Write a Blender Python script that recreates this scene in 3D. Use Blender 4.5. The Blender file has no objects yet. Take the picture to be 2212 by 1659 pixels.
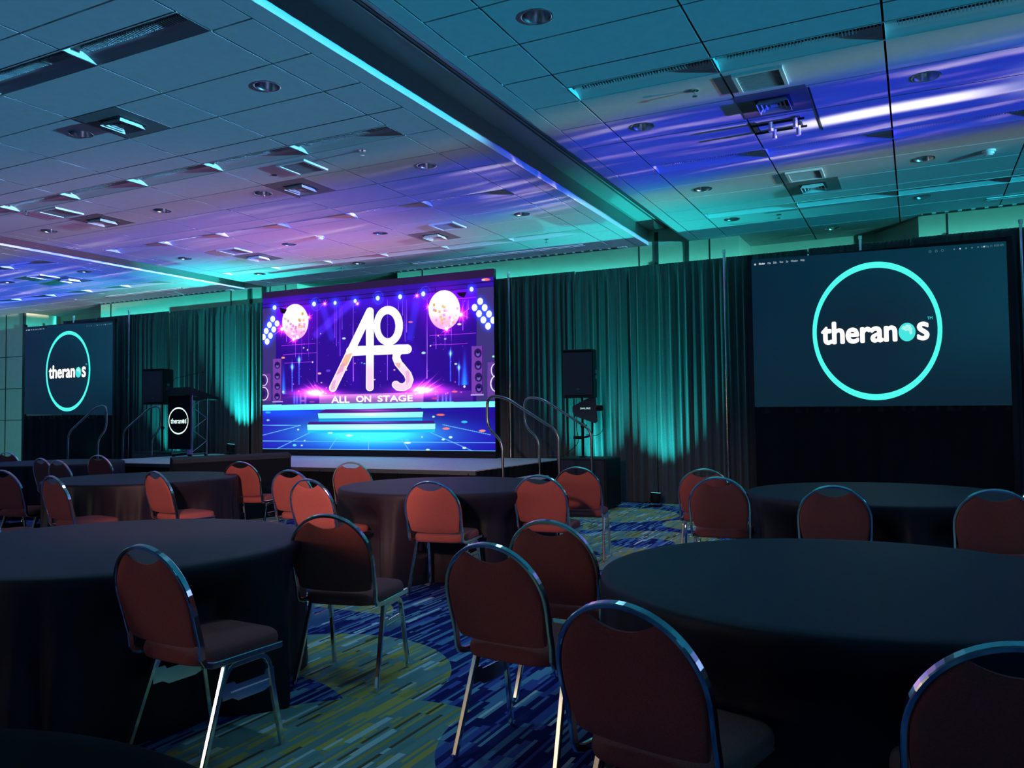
import bpy, math, random
import numpy as np
from mathutils import Vector, Matrix

random.seed(7)
sc = bpy.context.scene
COL = sc.collection
PI = math.pi

# ------------------------------------------------------------------ camera
YAW, PITCH, ROLL, FPX = 0.463835, 0.0396662, -0.0119435, 1743.9
cy_, sy_ = math.cos(YAW), math.sin(YAW)
cp_, sp_ = math.cos(PITCH), math.sin(PITCH)
fw = Vector((-sy_ * cp_, cy_ * cp_, sp_))
rt = Vector((cy_, sy_, 0))
up = rt.cross(fw)
cr_, sr_ = math.cos(ROLL), math.sin(ROLL)
rt, up = cr_ * rt + sr_ * up, -sr_ * rt + cr_ * up
cam_data = bpy.data.cameras.new('camera')
cam_data.sensor_width = 36
cam_data.lens = 36 * FPX / 2212
cam_data.clip_start = 0.05
cam = bpy.data.objects.new('camera', cam_data)
COL.objects.link(cam)
m = Matrix.Identity(4)
for i in range(3):
    m[i][0], m[i][1], m[i][2] = rt[i], up[i], -fw[i]
m[0][3], m[1][3], m[2][3] = 0, 0, 1.35
cam.matrix_world = m
sc.camera = cam

# ------------------------------------------------------------------ view + world
sc.view_settings.view_transform = 'Standard'
sc.view_settings.look = 'None'
sc.view_settings.gamma = 1
sc.view_settings.exposure = 0
sc.view_settings.use_curve_mapping = False
w = bpy.data.worlds.new('world')
sc.world = w
w.use_nodes = True
w.node_tree.nodes['Background'].inputs[0].default_value = (0.02, 0.05, 0.09, 1)
w.node_tree.nodes['Background'].inputs[1].default_value = 0.05

H = 4.12            # ceiling height
YW = 12.78          # front wall


def lin(r, g, b):
    return tuple((c / 255 / 12.92) if c / 255 <= 0.04045 else ((c / 255 + 0.055) / 1.055) ** 2.4 for c in (r, g, b))


# ------------------------------------------------------------------ lights
def light(name, kind, loc, power, color, rot=None, target=None, **kw):
    d = bpy.data.lights.new(name, kind)
    d.energy = power
    d.color = color
    for k, v in kw.items():
        setattr(d, k, v)
    o = bpy.data.objects.new(name, d)
    COL.objects.link(o)
    o.location = loc
    if target is not None:
        o.rotation_euler = (Vector(target) - Vector(loc)).to_track_quat('-Z', 'Y').to_euler()
    return o


CY = (0.05, 0.80, 0.85)
TEAL = (0.04, 0.62, 0.85)
# teal wash coming from the far right side of the room, grazing the ceiling
light('side_wash', 'AREA', (8.6, 6.5, 2.95), 7, (0.04, 0.62, 0.8), target=(-3, 6.5, 3.6), shape='RECTANGLE', size=7.0, size_y=0.5)
# uplight at the left end of the room
light('uplight_left', 'SPOT', (-19.3, 9.0, 0.4), 200, (0.10, 0.62, 0.6), target=(-21.2, 12.7, 2.2), spot_size=1.9, spot_blend=1.0, shadow_soft_size=0.1)
# warm spots added behind the camera to pick out the mid-room chair backs
light('rear_spot_left', 'SPOT', (-1.6, -0.5, 2.6), 1600, (1.0, 0.55, 0.42), target=(-5.5, 6.3, 0.75), spot_size=0.52, spot_blend=0.65, shadow_soft_size=0.12)
light('rear_spot_middle', 'SPOT', (-1.6, -0.5, 2.6), 620, (1.0, 0.55, 0.42), target=(-2.9, 6.5, 0.75), spot_size=0.43, spot_blend=0.8, shadow_soft_size=0.12)
# warm panels added by the rear wall to glint in the chrome chair legs
light('rear_glint_panel', 'AREA', (-14.0, -6.8, 1.9), 17, (1.0, 0.82, 0.62), target=(-2.9, 2.4, 0.1), shape='RECTANGLE', size=9.0, size_y=1.7, spread=0.5)
light('rear_glint_panel_dim', 'AREA', (-6.8, -6.8, 2.3), 1.8, (1.0, 0.74, 0.5), target=(-1.6, 2.8, 0.1), shape='RECTANGLE', size=3.4, size_y=1.5, spread=0.6)
# cool fill spots added under the ceiling to brighten the floor
for hx, hy in ((-2.28, 5.01), (-4.76, 5.02), (-2.28, 2.57), (-4.76, 2.58), (-2.28, 9.88), (0.15, 7.44), (-4.75, 9.9)):
    light('cool_fill_spot', 'SPOT', (hx, hy, H - 0.02), 34, (0.30, 0.80, 1.0), target=(hx, hy, 0), spot_size=1.9, spot_blend=1.0, shadow_soft_size=0.07)


class N:
    """tiny node helper"""
    def __init__(s, nt):
        s.nt = nt
        s.x = 0

    def new(s, t, **kw):
        n = s.nt.nodes.new(t)
        s.x += 180
        n.location = (s.x, 0)
        for k, v in kw.items():
            setattr(n, k, v)
        return n

    def link(s, a, b):
        s.nt.links.new(a, b)

    def put(s, inp, v):
        if isinstance(v, (int, float)):
            inp.default_value = v
        elif isinstance(v, tuple):
            inp.default_value = v if len(v) == len(inp.default_value) else (*v, 1)
        else:
            s.link(v, inp)

    def m(s, op, a, b=0.0, c=None, clamp=False):
        n = s.new('ShaderNodeMath', operation=op, use_clamp=clamp)
        s.put(n.inputs[0], a)
        if op not in ('SQRT', 'ABSOLUTE', 'FLOOR', 'SINE', 'FRACT', 'EXPONENT', 'COSINE'):
            s.put(n.inputs[1], b)
        if c is not None:
            s.put(n.inputs[2], c)
        return n.outputs[0]

    def ss(s, x, a, b):
        """smoothstep a->b"""
        n = s.new('ShaderNodeMapRange', interpolation_type='SMOOTHSTEP')
        s.put(n.inputs[0], x)
        n.inputs[1].default_value = a
        n.inputs[2].default_value = b
        n.inputs[3].default_value = 0
        n.inputs[4].default_value = 1
        return n.outputs[0]

    def comb(s, x, y, z=0.0):
        n = s.new('ShaderNodeCombineXYZ')
        s.put(n.inputs[0], x); s.put(n.inputs[1], y); s.put(n.inputs[2], z)
        return n.outputs[0]

    def sep(s, v):
        n = s.new('ShaderNodeSeparateXYZ')
        s.link(v, n.inputs[0])
        return n.outputs

    def noise(s, v, scale, detail=2.0, rough=0.5):
        n = s.new('ShaderNodeTexNoise')
        s.link(v, n.inputs['Vector'])
        n.inputs['Scale'].default_value = scale
        n.inputs['Detail'].default_value = detail
        n.inputs['Roughness'].default_value = rough
        return n.outputs['Fac']

    def mix(s, f, a, b, mode='MIX'):
        n = s.new('ShaderNodeMix', data_type='RGBA', blend_type=mode)
        s.put(n.inputs[0], f); s.put(n.inputs[6], a); s.put(n.inputs[7], b)
        return n.outputs[2]

    def ramp(s, f, stops, interp='LINEAR'):
        n = s.new('ShaderNodeValToRGB')
        cr = n.color_ramp
        cr.interpolation = interp
        while len(cr.elements) > 1:
            cr.elements.remove(cr.elements[-1])
        cr.elements[0].position = stops[0][0]
        cr.elements[0].color = (*stops[0][1], 1)
        for p, c in stops[1:]:
            e = cr.elements.new(p)
            e.color = (*c, 1)
        s.put(n.inputs[0], f)
        return n.outputs[0]


def gobo_light(name, loc, power, build, size=0.03):
    """a point light with a directional colour map: throws a patterned wash upwards onto the ceiling.
    build(n, x, y) returns colour as a function of where the beam meets the ceiling plane"""
    o = light(name, 'POINT', loc, power, (1, 1, 1), shadow_soft_size=size)
    d = o.data
    d.use_nodes = True
    nt = d.node_tree
    em = [q for q in nt.nodes if q.type == 'EMISSION'][0]
    n = N(nt)
    tc = n.new('ShaderNodeTexCoord')
    v = n.sep(tc.outputs['Normal'])
    upz = n.m('MAXIMUM', v[2], 0.008)
    dz = H - loc[2]
    k = n.m('DIVIDE', dz, upz)
    x = n.m('MULTIPLY_ADD', v[0], k, loc[0])
    y = n.m('MULTIPLY_ADD', v[1], k, loc[1])
    col = build(n, x, y)
    comp = n.m('MULTIPLY', n.m('MULTIPLY', k, k), n.m('MULTIPLY', k, 1.0 / dz))   # r^3/dz
    on = n.m('GREATER_THAN', v[2], 0.012)
    st = n.m('MULTIPLY', n.m('MINIMUM', comp, 400000.0), on)
    n.link(col, em.inputs[0])
    n.link(st, em.inputs[1])
    return o


def streaks(n, x, y):
    """blue / lavender water-ripple effect sweeping along the ceiling"""
    cx, cyy = 2.2, 7.7
    dx = n.m('SUBTRACT', cx, x)
    dxp = n.m('MAXIMUM', dx, 0.4)
    band_c = n.m('MULTIPLY_ADD', dxp, 0.11, 7.75)
    off = n.m('SUBTRACT', y, band_c)
    spread = n.m('MULTIPLY_ADD', dxp, 0.03, 1.0)
    t = n.m('DIVIDE', off, spread)
    wob = n.noise(n.comb(n.m('MULTIPLY', dxp, 0.3), n.m('MULTIPLY', t, 0.6)), 1.0, 1.0)
    tt = n.m('ADD', t, n.m('MULTIPLY', n.m('SUBTRACT', wob, 0.5), 0.5))
    band = n.m('MULTIPLY', n.ss(tt, -1.15, -0.55), n.m('SUBTRACT', 1.0, n.ss(tt, 0.75, 1.45)))
    f1 = n.noise(n.comb(n.m('MULTIPLY', dxp, 0.55), n.m('MULTIPLY', tt, 5.5), 3.0), 1.0, 2.0, 0.55)
    f2 = n.noise(n.comb(n.m('MULTIPLY', dxp, 0.7), n.m('MULTIPLY', tt, 15.0), 9.0), 1.0, 2.0, 0.6)
    f = n.m('ADD', n.m('MULTIPLY', f1, 0.65), n.m('MULTIPLY', f2, 0.35))
    s1 = n.ss(f, 0.51, 0.61)
    s2 = n.ss(f, 0.57, 0.68)
    c = n.mix(s1, (0.008, 0.008, 0.62, 1), (0.26, 0.15, 0.85, 1))
    c = n.mix(s2, c, (0.95, 0.85, 1.25, 1))
    # one hot white streak near the lamp
    hot = n.m('MULTIPLY', n.m('SUBTRACT', 1.0, n.ss(n.m('ABSOLUTE', n.m('ADD', tt, -0.06)), 0.02, 0.14)),
              n.m('MULTIPLY', n.ss(dx, 1.2, 2.0), n.m('SUBTRACT', 1.0, n.ss(dx, 2.6, 3.6))))
    c = n.mix(n.m('MULTIPLY', hot, n.m('MULTIPLY_ADD', f2, 1.1, 0.25)), c, (3.0, 2.8, 3.2, 1))
    hot2 = n.m('MULTIPLY', n.m('SUBTRACT', 1.0, n.ss(n.m('ABSOLUTE', n.m('ADD', tt, -0.02)), 0.05, 0.5)), n.m('SUBTRACT', 1.0, n.ss(dx, 0.9, 1.6)))
    c = n.mix(n.m('MULTIPLY', hot2, 0.6), c, (0.8, 0.85, 1.5, 1))
    # warm grey fringes just outside the band
    fr = n.m('MULTIPLY', n.ss(tt, -1.55, -1.15), n.m('SUBTRACT', 1.0, n.ss(tt, -1.0, -0.6)))
    fr2 = n.m('MULTIPLY', n.ss(tt, 0.9, 1.3), n.m('SUBTRACT', 1.0, n.ss(tt, 1.5, 2.2)))
    fr = n.m('ADD', fr, fr2)
    fade_l = n.m('SUBTRACT', 1.0, n.m('MULTIPLY', n.ss(dx, 4.0, 10.0), 0.62))
    fade_l = n.m('ADD', fade_l, n.m('MULTIPLY', n.ss(dx, 14.6, 16.0), 0.6))
    end = n.m('SUBTRACT', 1.0, n.ss(dx, 22.0, 25.0))
    # the thin strip of beams that would strike the upright face of the ceiling slot
    slot = n.m('MULTIPLY', n.ss(x, -4.05, -3.85), n.m('SUBTRACT', 1.0, n.ss(x, -3.2, -3.1)))
    slotm = n.m('SUBTRACT', 1.0, n.m('MULTIPLY', slot, 0.88))
    amp = n.m('MULTIPLY', n.m('MULTIPLY', fade_l, end), slotm)
    col = n.mix(fr, (0, 0, 0, 1), (0.09, 0.07, 0.05, 1))
    col = n.mix(band, col, c)
    col = n.mix(amp, (0, 0, 0, 1), col)
    return col


def pink_wash(n, x, y):
    def blob(cx, cy, rx, ry, ed=1.0):
        a = n.m('DIVIDE', n.m('SUBTRACT', x, cx), rx)
        b = n.m('DIVIDE', n.m('SUBTRACT', y, cy), ry)
        r = n.m('SQRT', n.m('ADD', n.m('MULTIPLY', a, a), n.m('MULTIPLY', b, b)))
        return n.m('SUBTRACT', 1.0, n.ss(r, 0.15, ed))
    nz = n.noise(n.comb(n.m('MULTIPLY', x, 0.5), n.m('MULTIPLY', y, 1.5)), 1.0, 3.0)
    k = n.m('MULTIPLY_ADD', nz, 0.9, 0.55)
    c = n.mix(blob(-8.3, 10.2, 3.2, 2.6), (0, 0, 0, 1), (0.42, 0.09, 0.22, 1))
    c2 = n.mix(blob(-9.5, 7.8, 6.0, 3.4), (0, 0, 0, 1), (0.17, 0.06, 0.17, 1))
    c = n.mix(1.0, c, c2, 'ADD')
    stop = n.m('SUBTRACT', 1.0, n.ss(y, 11.1, 11.9))
    return n.mix(n.m('MULTIPLY', stop, n.m('MINIMUM', k, 1.3)), (0, 0, 0, 1), c)


def teal_wash(n, x, y):
    """smooth teal wash over the whole ceiling and the wall strip above the drapes"""
    right = n.ss(x, -4.2, -2.9)
    far = n.ss(y, 5.0, 12.0)
    cr = n.mix(far, lin(8, 104, 134), lin(10, 96, 112))
    nearleft = n.mix(n.ss(x, -14.0, -5.0), lin(62, 90, 122), lin(46, 104, 134))
    cl = n.mix(n.ss(y, 5.0, 9.0), nearleft, lin(52, 78, 110))
    c = n.mix(right, cl, cr)
    # the stretch taken over by the effects lamp
    b0 = n.m('MULTIPLY', n.ss(y, 6.9, 7.3), n.m('SUBTRACT', 1.0, n.ss(y, 9.0, 9.9)))
    b0 = n.m('MULTIPLY', b0, n.m('MULTIPLY_ADD', n.ss(x, -9.0, -3.5), 0.5, 0.42))
    c = n.mix(b0, c, (0.0, 0.002, 0.02, 1))
    wallc = n.mix(n.ss(x, -14.0, -6.0), tuple(q * 0.20 for q in lin(38, 165, 165)), tuple(q * 0.16 for q in lin(48, 140, 138)))
    ratio = n.m('DIVIDE', n.m('SUBTRACT', 6.8, x), n.m('MAXIMUM', n.m('SUBTRACT', y, 6.0), 0.5))
    wallc = n.mix(n.m('MULTIPLY', n.ss(ratio, 3.56, 3.62), 0.85), wallc, (0, 0, 0, 1))
    c = n.mix(n.ss(y, 12.7, 12.78), c, wallc)
    c = n.mix(n.ss(y, -1.5, 3.2), tuple(q * 0.12 for q in lin(20, 90, 125)), c)
    return n.mix(n.ss(y, 16.0, 16.9), c, (0, 0, 0, 1))


KG = 39.5
gobo_light('teal_wash_lamp', (6.8, 6.0, 3.1), KG, teal_wash, size=0.04)
gobo_light('effects_lamp', (6.4, 7.8, 3.0), KG, streaks)
gobo_light('led_spill_fill', (-8.6, 8.2, 0.35), KG, pink_wash, size=0.1)  # added lamp standing in for the video wall's pink spill on the ceiling


# ------------------------------------------------------------------ materials
MATS = {}


def mat(name, color=(0.5, 0.5, 0.5), rough=0.6, metal=0.0, emit=None, es=1.0, sheen=0.0, spec=0.5, bump=None):
    if name in MATS:
        return MATS[name]
    M = bpy.data.materials.new(name)
    M.use_nodes = True
    b = M.node_tree.nodes['Principled BSDF']
    b.inputs['Base Color'].default_value = (*color, 1)
    b.inputs['Roughness'].default_value = rough
    b.inputs['Metallic'].default_value = metal
    b.inputs['Specular IOR Level'].default_value = spec
    if sheen:
        b.inputs['Sheen Weight'].default_value = sheen
        b.inputs['Sheen Roughness'].default_value = 0.4
    if emit is not None:
        b.inputs['Emission Color'].default_value = (*emit, 1)
        b.inputs['Emission Strength'].default_value = es
    if bump:
        n = N(M.node_tree)
        tc = n.new('ShaderNodeTexCoord')
        nz = n.noise(tc.outputs['Object'], bump[0], 3.0)
        bp = n.new('ShaderNodeBump')
        bp.inputs['Strength'].default_value = bump[1]
        bp.inputs['Distance'].default_value = 0.01
        n.link(nz, bp.inputs['Height'])
        if bump[1] > 0:
            n.link(bp.outputs[0], b.inputs['Normal'])
        cm = n.mix(n.ss(nz, 0.3, 0.7), tuple(c * (0.82 if bump[1] > 0.02 else 0.97) for c in color), tuple(min(1, c * (1.12 if bump[1] > 0.02 else 1.02)) for c in color))
        n.link(cm, b.inputs['Base Color'])
    MATS[name] = M
    return M


def emis(name, color, s=1.0):
    if name in MATS:
        return MATS[name]
    M = bpy.data.materials.new(name)
    M.use_nodes = True
    nt = M.node_tree
    nt.nodes.remove(nt.nodes['Principled BSDF'])
    e = nt.nodes.new('ShaderNodeEmission')
    e.inputs[0].default_value = (*color, 1)
    e.inputs[1].default_value = s
    nt.links.new(e.outputs[0], nt.nodes['Material Output'].inputs[0])
    MATS[name] = M
    return M


tile_m = mat('ceiling_tile', (0.62, 0.62, 0.62), 0.9, bump=(14.0, 0.0))
dark_m = mat('plenum_dark', (0.02, 0.02, 0.025), 0.9)
trimw_m = mat('painted_trim', (0.62, 0.62, 0.6), 0.55)
wall_m = mat('wall_panel', (0.52, 0.50, 0.40), 0.8, bump=(8.0, 0.0))
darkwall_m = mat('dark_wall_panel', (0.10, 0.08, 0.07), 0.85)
seam_m = mat('seam_dark', (0.02, 0.03, 0.03), 0.8)
track_m = mat('track_metal', (0.25, 0.27, 0.3), 0.35, 0.8)
chrome_m = mat('chrome', (0.82, 0.82, 0.82), 0.14, 1.0)
dchrome_m = mat('rail_steel', (0.35, 0.36, 0.38), 0.25, 1.0)
rust_m = mat('rust_fabric', (0.38, 0.098, 0.095), 0.9, spec=0.15, bump=(260.0, 0.25))
cloth_m = mat('dark_tablecloth', (0.016, 0.0095, 0.023), 0.55, spec=0.4, bump=(120.0, 0.08))
black_m = mat('black_plastic', (0.008, 0.008, 0.011), 0.55, spec=0.3)
grille_m = mat('speaker_grille', (0.03, 0.03, 0.045), 0.55, bump=(900.0, 0.6))
blackcloth_m = mat('black_cloth', (0.008, 0.009, 0.012), 0.95, spec=0.1)
reflector_m = mat('reflector', (0.85, 0.85, 0.85), 0.22, 1.0)
louver_m = mat('louver', (0.45, 0.45, 0.45), 0.5)
white_m = mat('white_plastic', (0.8, 0.8, 0.8), 0.4)
dtile_m = mat('supply_tile', (0.20, 0.17, 0.17), 0.7)
grillebeige_m = mat('return_grille', (0.36, 0.36, 0.36), 0.6)
drape_m = mat('drape_fabric', (0.085, 0.10, 0.11), 0.85, sheen=0.3, spec=0.2, bump=(90.0, 0.1))
stage_m = mat('stage_deck', (0.74, 0.70, 0.74), 0.45, bump=(50.0, 0.08))
wood_m = mat('table_plywood', (0.3, 0.2, 0.12), 0.6)


def carpet_material():
    M = bpy.data.materials.new('carpet')
    M.use_nodes = True
    b = M.node_tree.nodes['Principled BSDF']
    b.inputs['Roughness'].default_value = 0.95
    b.inputs['Specular IOR Level'].default_value = 0.1
    n = N(M.node_tree)
    tc = n.new('ShaderNodeTexCoord')
    p = n.sep(tc.outputs['Object'])

    def dashes(width, length, seed):
        row = n.m('FLOOR', n.m('DIVIDE', p[0], width))
        wn = n.new('ShaderNodeTexWhiteNoise', noise_dimensions='2D')
        n.link(n.comb(row, seed), wn.inputs['Vector'])
        r = wn.outputs['Value']
        yy = n.m('ADD', n.m('DIVIDE', p[1], n.m('MULTIPLY_ADD', r, length * 0.9, length * 0.6)), n.m('MULTIPLY', r, 17.0))
        cell = n.m('FLOOR', yy)
        w2 = n.new('ShaderNodeTexWhiteNoise', noise_dimensions='3D')
        n.link(n.comb(row, cell, seed), w2.inputs['Vector'])
        return w2.outputs['Value']
    v1 = dashes(0.034, 0.30, 1.0)
    v2 = dashes(0.017, 0.42, 5.0)
    v = n.m('FRACT', n.m('ADD', n.m('MULTIPLY', v1, 0.72), n.m('MULTIPLY', v2, 0.28)))
    blue = n.ramp(v, [(0, (0.014, 0.016, 0.15)), (0.30, (0.10, 0.13, 0.50)), (0.45, (0.16, 0.32, 0.58)), (0.60, (0.024, 0.028, 0.18)), (0.78, (0.25, 0.46, 0.66)), (0.90, (0.85, 0.92, 0.95))], 'CONSTANT')
    olive = n.ramp(v, [(0, (0.62, 0.46, 0.12)), (0.22, (0.24, 0.38, 0.36)), (0.45, (0.75, 0.55, 0.15)), (0.60, (0.28, 0.44, 0.42)), (0.74, (0.18, 0.12, 0.06)), (0.79, (0.75, 0.85, 0.85)), (0.95, (0.8, 0.78, 0.4))], 'CONSTANT')

    def disc(cx, cy, r):
        a = n.m('SUBTRACT', p[0], cx)
        c = n.m('SUBTRACT', p[1], cy)
        return n.m('LESS_THAN', n.m('SQRT', n.m('ADD', n.m('MULTIPLY', a, a), n.m('MULTIPLY', c, c))), r)
    vo = n.new('ShaderNodeTexVoronoi', distance='EUCLIDEAN', feature='F1')
    n.link(tc.outputs['Object'], vo.inputs['Vector'])
    vo.inputs['Scale'].default_value = 0.62
    vo.inputs['Randomness'].default_value = 0.8
    ring = n.m('LESS_THAN', n.m('ABSOLUTE', n.m('SUBTRACT', vo.outputs['Distance'], 0.50)), 0.13)
    near_f = n.m('LESS_THAN', p[1], 4.6)
    dnear = n.m('MAXIMUM', n.m('MULTIPLY', disc(-2.95, 3.35, 0.80), n.m('SUBTRACT', 1.0, disc(-3.0, 2.55, 0.78))),
                n.m('MULTIPLY', disc(-2.05, 2.55, 0.75), n.m('SUBTRACT', 1.0, disc(-1.05, 3.2, 0.82))))
    zone = n.m('MAXIMUM', n.m('MULTIPLY', near_f, dnear), n.m('MULTIPLY', n.m('SUBTRACT', 1.0, near_f), ring))
    c = n.mix(zone, blue, olive)
    n.link(c, b.inputs['Base Color'])
    nz = n.noise(tc.outputs['Object'], 400.0, 2.0)
    bp = n.new('ShaderNodeBump')
    bp.inputs['Strength'].default_value = 0.3
    n.link(nz, bp.inputs['Height'])
    n.link(bp.outputs[0], b.inputs['Normal'])
    return M


# ------------------------------------------------------------------ mesh helpers
class MB:
    def __init__(s):
        s.v, s.f, s.mi, s.sm = [], [], [], []

    def add(s, vs, fs, mi=0, smooth=False):
        o = len(s.v)
        s.v += [tuple(q) for q in vs]
        for f in fs:
            s.f.append([o + i for i in f])
            s.mi.append(mi)
            s.sm.append(smooth)

    def box(s, x0, x1, y0, y1, z0, z1, mi=0, bev=0.0):
        if bev <= 0:
            vs = [(x, y, z) for z in (z0, z1) for y in (y0, y1) for x in (x0, x1)]
            s.add(vs, [(0, 2, 3, 1), (4, 5, 7, 6), (0, 1, 5, 4), (2, 6, 7, 3), (0, 4, 6, 2), (1, 3, 7, 5)], mi)
        else:
            # chamfered box: rounded-rect rings in z
            b = min(bev, (x1 - x0) / 2.01, (y1 - y0) / 2.01, (z1 - z0) / 2.01)
            rings = []
            for z, k in ((z0, b), (z0 + b, 0), (z1 - b, 0), (z1, b)):
                r = []
                for (cx, cy, a0) in ((x1 - b, y1 - b, 0), (x0 + b, y1 - b, 90), (x0 + b, y0 + b, 180), (x1 - b, y0 + b, 270)):
                    for a in (0, 45, 90):
                        t = math.radians(a0 + a)
                        rr = b - k * 0.999
                        r.append((cx + rr * math.cos(t), cy + rr * math.sin(t), z))
                rings.append(r)
            s.loft(rings, mi, closed=True, caps=True, smooth=False)

    def loft(s, rings, mi=0, closed=True, caps=False, smooth=True):
        n = len(rings[0])
        vs = [p for r in rings for p in r]
        fs = []
        for i in range(len(rings) - 1):
            for j in range(n if closed else n - 1):
                k = (j + 1) % n
                fs.append((i * n + j, i * n + k, (i + 1) * n + k, (i + 1) * n + j))
        s.add(vs, fs, mi, smooth)
        if caps:
            s.add(rings[0], [tuple(reversed(range(n)))], mi)
            s.add(rings[-1], [tuple(range(n))], mi)

    def tube(s, pts, r, mi=0, n=8, prof=None, smooth=True, up0=None, taper=None):
        """sweep circle radius r (or profile list of (a,b)) along pts"""
        P = [Vector(p) for p in pts]
        prof = prof or [(r * math.cos(2 * PI * k / n), r * math.sin(2 * PI * k / n)) for k in range(n)]
        T = []
        for i in range(len(P)):
            a = P[min(i + 1, len(P) - 1)] - P[max(i - 1, 0)]
            T.append(a.normalized())
        ref = Vector(up0) if up0 else (Vector((0, 0, 1)) if abs(T[0].z) < 0.9 else Vector((0, 1, 0)))
        u = (ref - ref.dot(T[0]) * T[0]).normalized()
        rings = []
        for i, (p, t) in enumerate(zip(P, T)):
            u = (u - u.dot(t) * t).normalized()
            b = t.cross(u)
            k = taper[i] if taper else 1
            rings.append([tuple(p + b * (x * k) + u * (y * k)) for x, y in prof])
        s.loft(rings, mi, True, True, smooth)

    def cyl(s, c0, c1, r, mi=0, n=16, smooth=True):
        s.tube([c0, c1], r, mi, n, smooth=smooth)

    def quad(s, a, b, c, d, mi=0):
        s.add([a, b, c, d], [(0, 1, 2, 3)], mi)

    def build(s, name, mats, parent=None, loc=None):
        me = bpy.data.meshes.new(name)
        me.from_pydata(s.v, [], s.f)
        if not isinstance(mats, (list, tuple)):
            mats = [mats]
        for q in mats:
            me.materials.append(q)
        me.polygons.foreach_set('material_index', s.mi)
        me.polygons.foreach_set('use_smooth', s.sm)
        me.update()
        o = bpy.data.objects.new(name, me)
        COL.objects.link(o)
        if parent:
            o.parent = parent
        if loc:
            o.location = loc
        return o


def tag(o, label=None, cat=None, group=None, kind=None):
    if label: o['label'] = label
    if cat: o['category'] = cat
    if group: o['group'] = group
    if kind: o['kind'] = kind
    return o


def thing(name, label, cat, loc=(0, 0, 0), rz=0, group=None):
    o = bpy.data.objects.new(name, None)
    o.empty_display_size = 0.1
    COL.objects.link(o)
    o.location = loc
    o.rotation_euler = (0, 0, rz)
    return tag(o, label, cat, group)


def struct(name, mb, mats):
    return tag(mb.build(name, mats), kind='structure')


def dup(root, loc, rz, label, group=None):
    r = root.copy(); COL.objects.link(r)
    r.location = loc; r.rotation_euler = (0, 0, rz)
    tag(r, label, None, group)
    for ch in list(root.children):
        c = ch.copy(); COL.objects.link(c); c.parent = r
        for g in list(ch.children):
            d = g.copy(); COL.objects.link(d); d.parent = c
    return r


# ------------------------------------------------------------------ room shell
XL, XR, YB = -24.0, 8.8, -7.0
mb = MB(); mb.box(XL, XR, YB, 14.2, -0.12, 0)
struct('floor', mb, carpet_material())

# ceiling tiles: grid of separate tiles with shadow gaps, openings where troffers and downlights sit
DL = [(x, y) for x in (-2.28, 0.15, 2.58) for y in (5.01, 7.44, 9.88, 11.64)]
DL += [(-4.76, 5.02), (-7.13, 5.02), (-4.75, 7.46), (-7.1, 7.42), (-8.84, 7.40), (-11.21, 7.41), (-4.77, 9.9), (-7.13, 9.89),
       (-8.84, 9.81), (-11.15, 9.8), (-13.68, 9.76), (-16.0, 9.76), (-8.85, 11.62), (-11.13, 11.55), (-9.9, 5.02), (-1.05, 12.98)]
DR = 0.105
TROW = [1.36, 3.80, 6.24, 8.68, 11.12]        # near edge of each troffer row (0.31 deep)
TD = 0.31
right_x = [-3.025, -2.575, -1.355, -0.135, 1.085, 2.305, 3.525, 4.745, 5.965, 7.185, XR]
left_x = [-4.03 + 0.0, -4.42] + [-4.42 - 1.215 * k for k in range(1, 7)] + [-11.97]
left2_x = [-12.93, -13.35] + [-13.35 - 1.215 * k for k in range(1, 9)]
left_x = sorted(left_x); left2_x = sorted([XL] + left2_x)
ylines = [YB + 0.0] + [3.50 - 0.61 * k for k in range(16, 0, -1)] + [3.50 + 0.61 * k for k in range(0, 18)]
G = 0.008
troffers = []


def tile(mb, x0, x1, y0, y1, hole=None, z=H):
    x0 += G; x1 -= G; y0 += G; y1 -= G
    if x1 - x0 < 0.02 or y1 - y0 < 0.02:
        return
    if hole is None:
        mb.quad((x0, y0, z), (x0, y1, z), (x1, y1, z), (x1, y0, z))
    else:
        hx, hy, r = hole
        n = 32
        outer, inner = [], []
        cand = [math.atan2(cy - hy, cx - hx) for cx in (x0, x1) for cy in (y0, y1)]
        angs = sorted([2 * PI * k / n - PI for k in range(n)] + cand)
        for a in angs:
            ca, sa = math.cos(a), math.sin(a)
            t = min([((x1 - hx) / ca if ca > 1e-9 else (x0 - hx) / ca if ca < -1e-9 else 1e9),
                     ((y1 - hy) / sa if sa > 1e-9 else (y0 - hy) / sa if sa < -1e-9 else 1e9)])
            outer.append((hx + ca * t, hy + sa * t, z))
            inner.append((hx + ca * r, hy + sa * r, z))
        k = len(angs)
        mb.add(outer + inner, [(i, k + i, k + (i + 1) % k, (i + 1) % k) for i in range(k)])
    # small upturned edges so the gaps read as reveals
    h = 0.018
    for a, b in (((x0, y0), (x1, y0)), ((x1, y0), (x1, y1)), ((x1, y1), (x0, y1)), ((x0, y1), (x0, y0))):
        mb.quad((a[0], a[1], z), (b[0], b[1], z), (b[0], b[1], z + h), (a[0], a[1], z + h))


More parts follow.
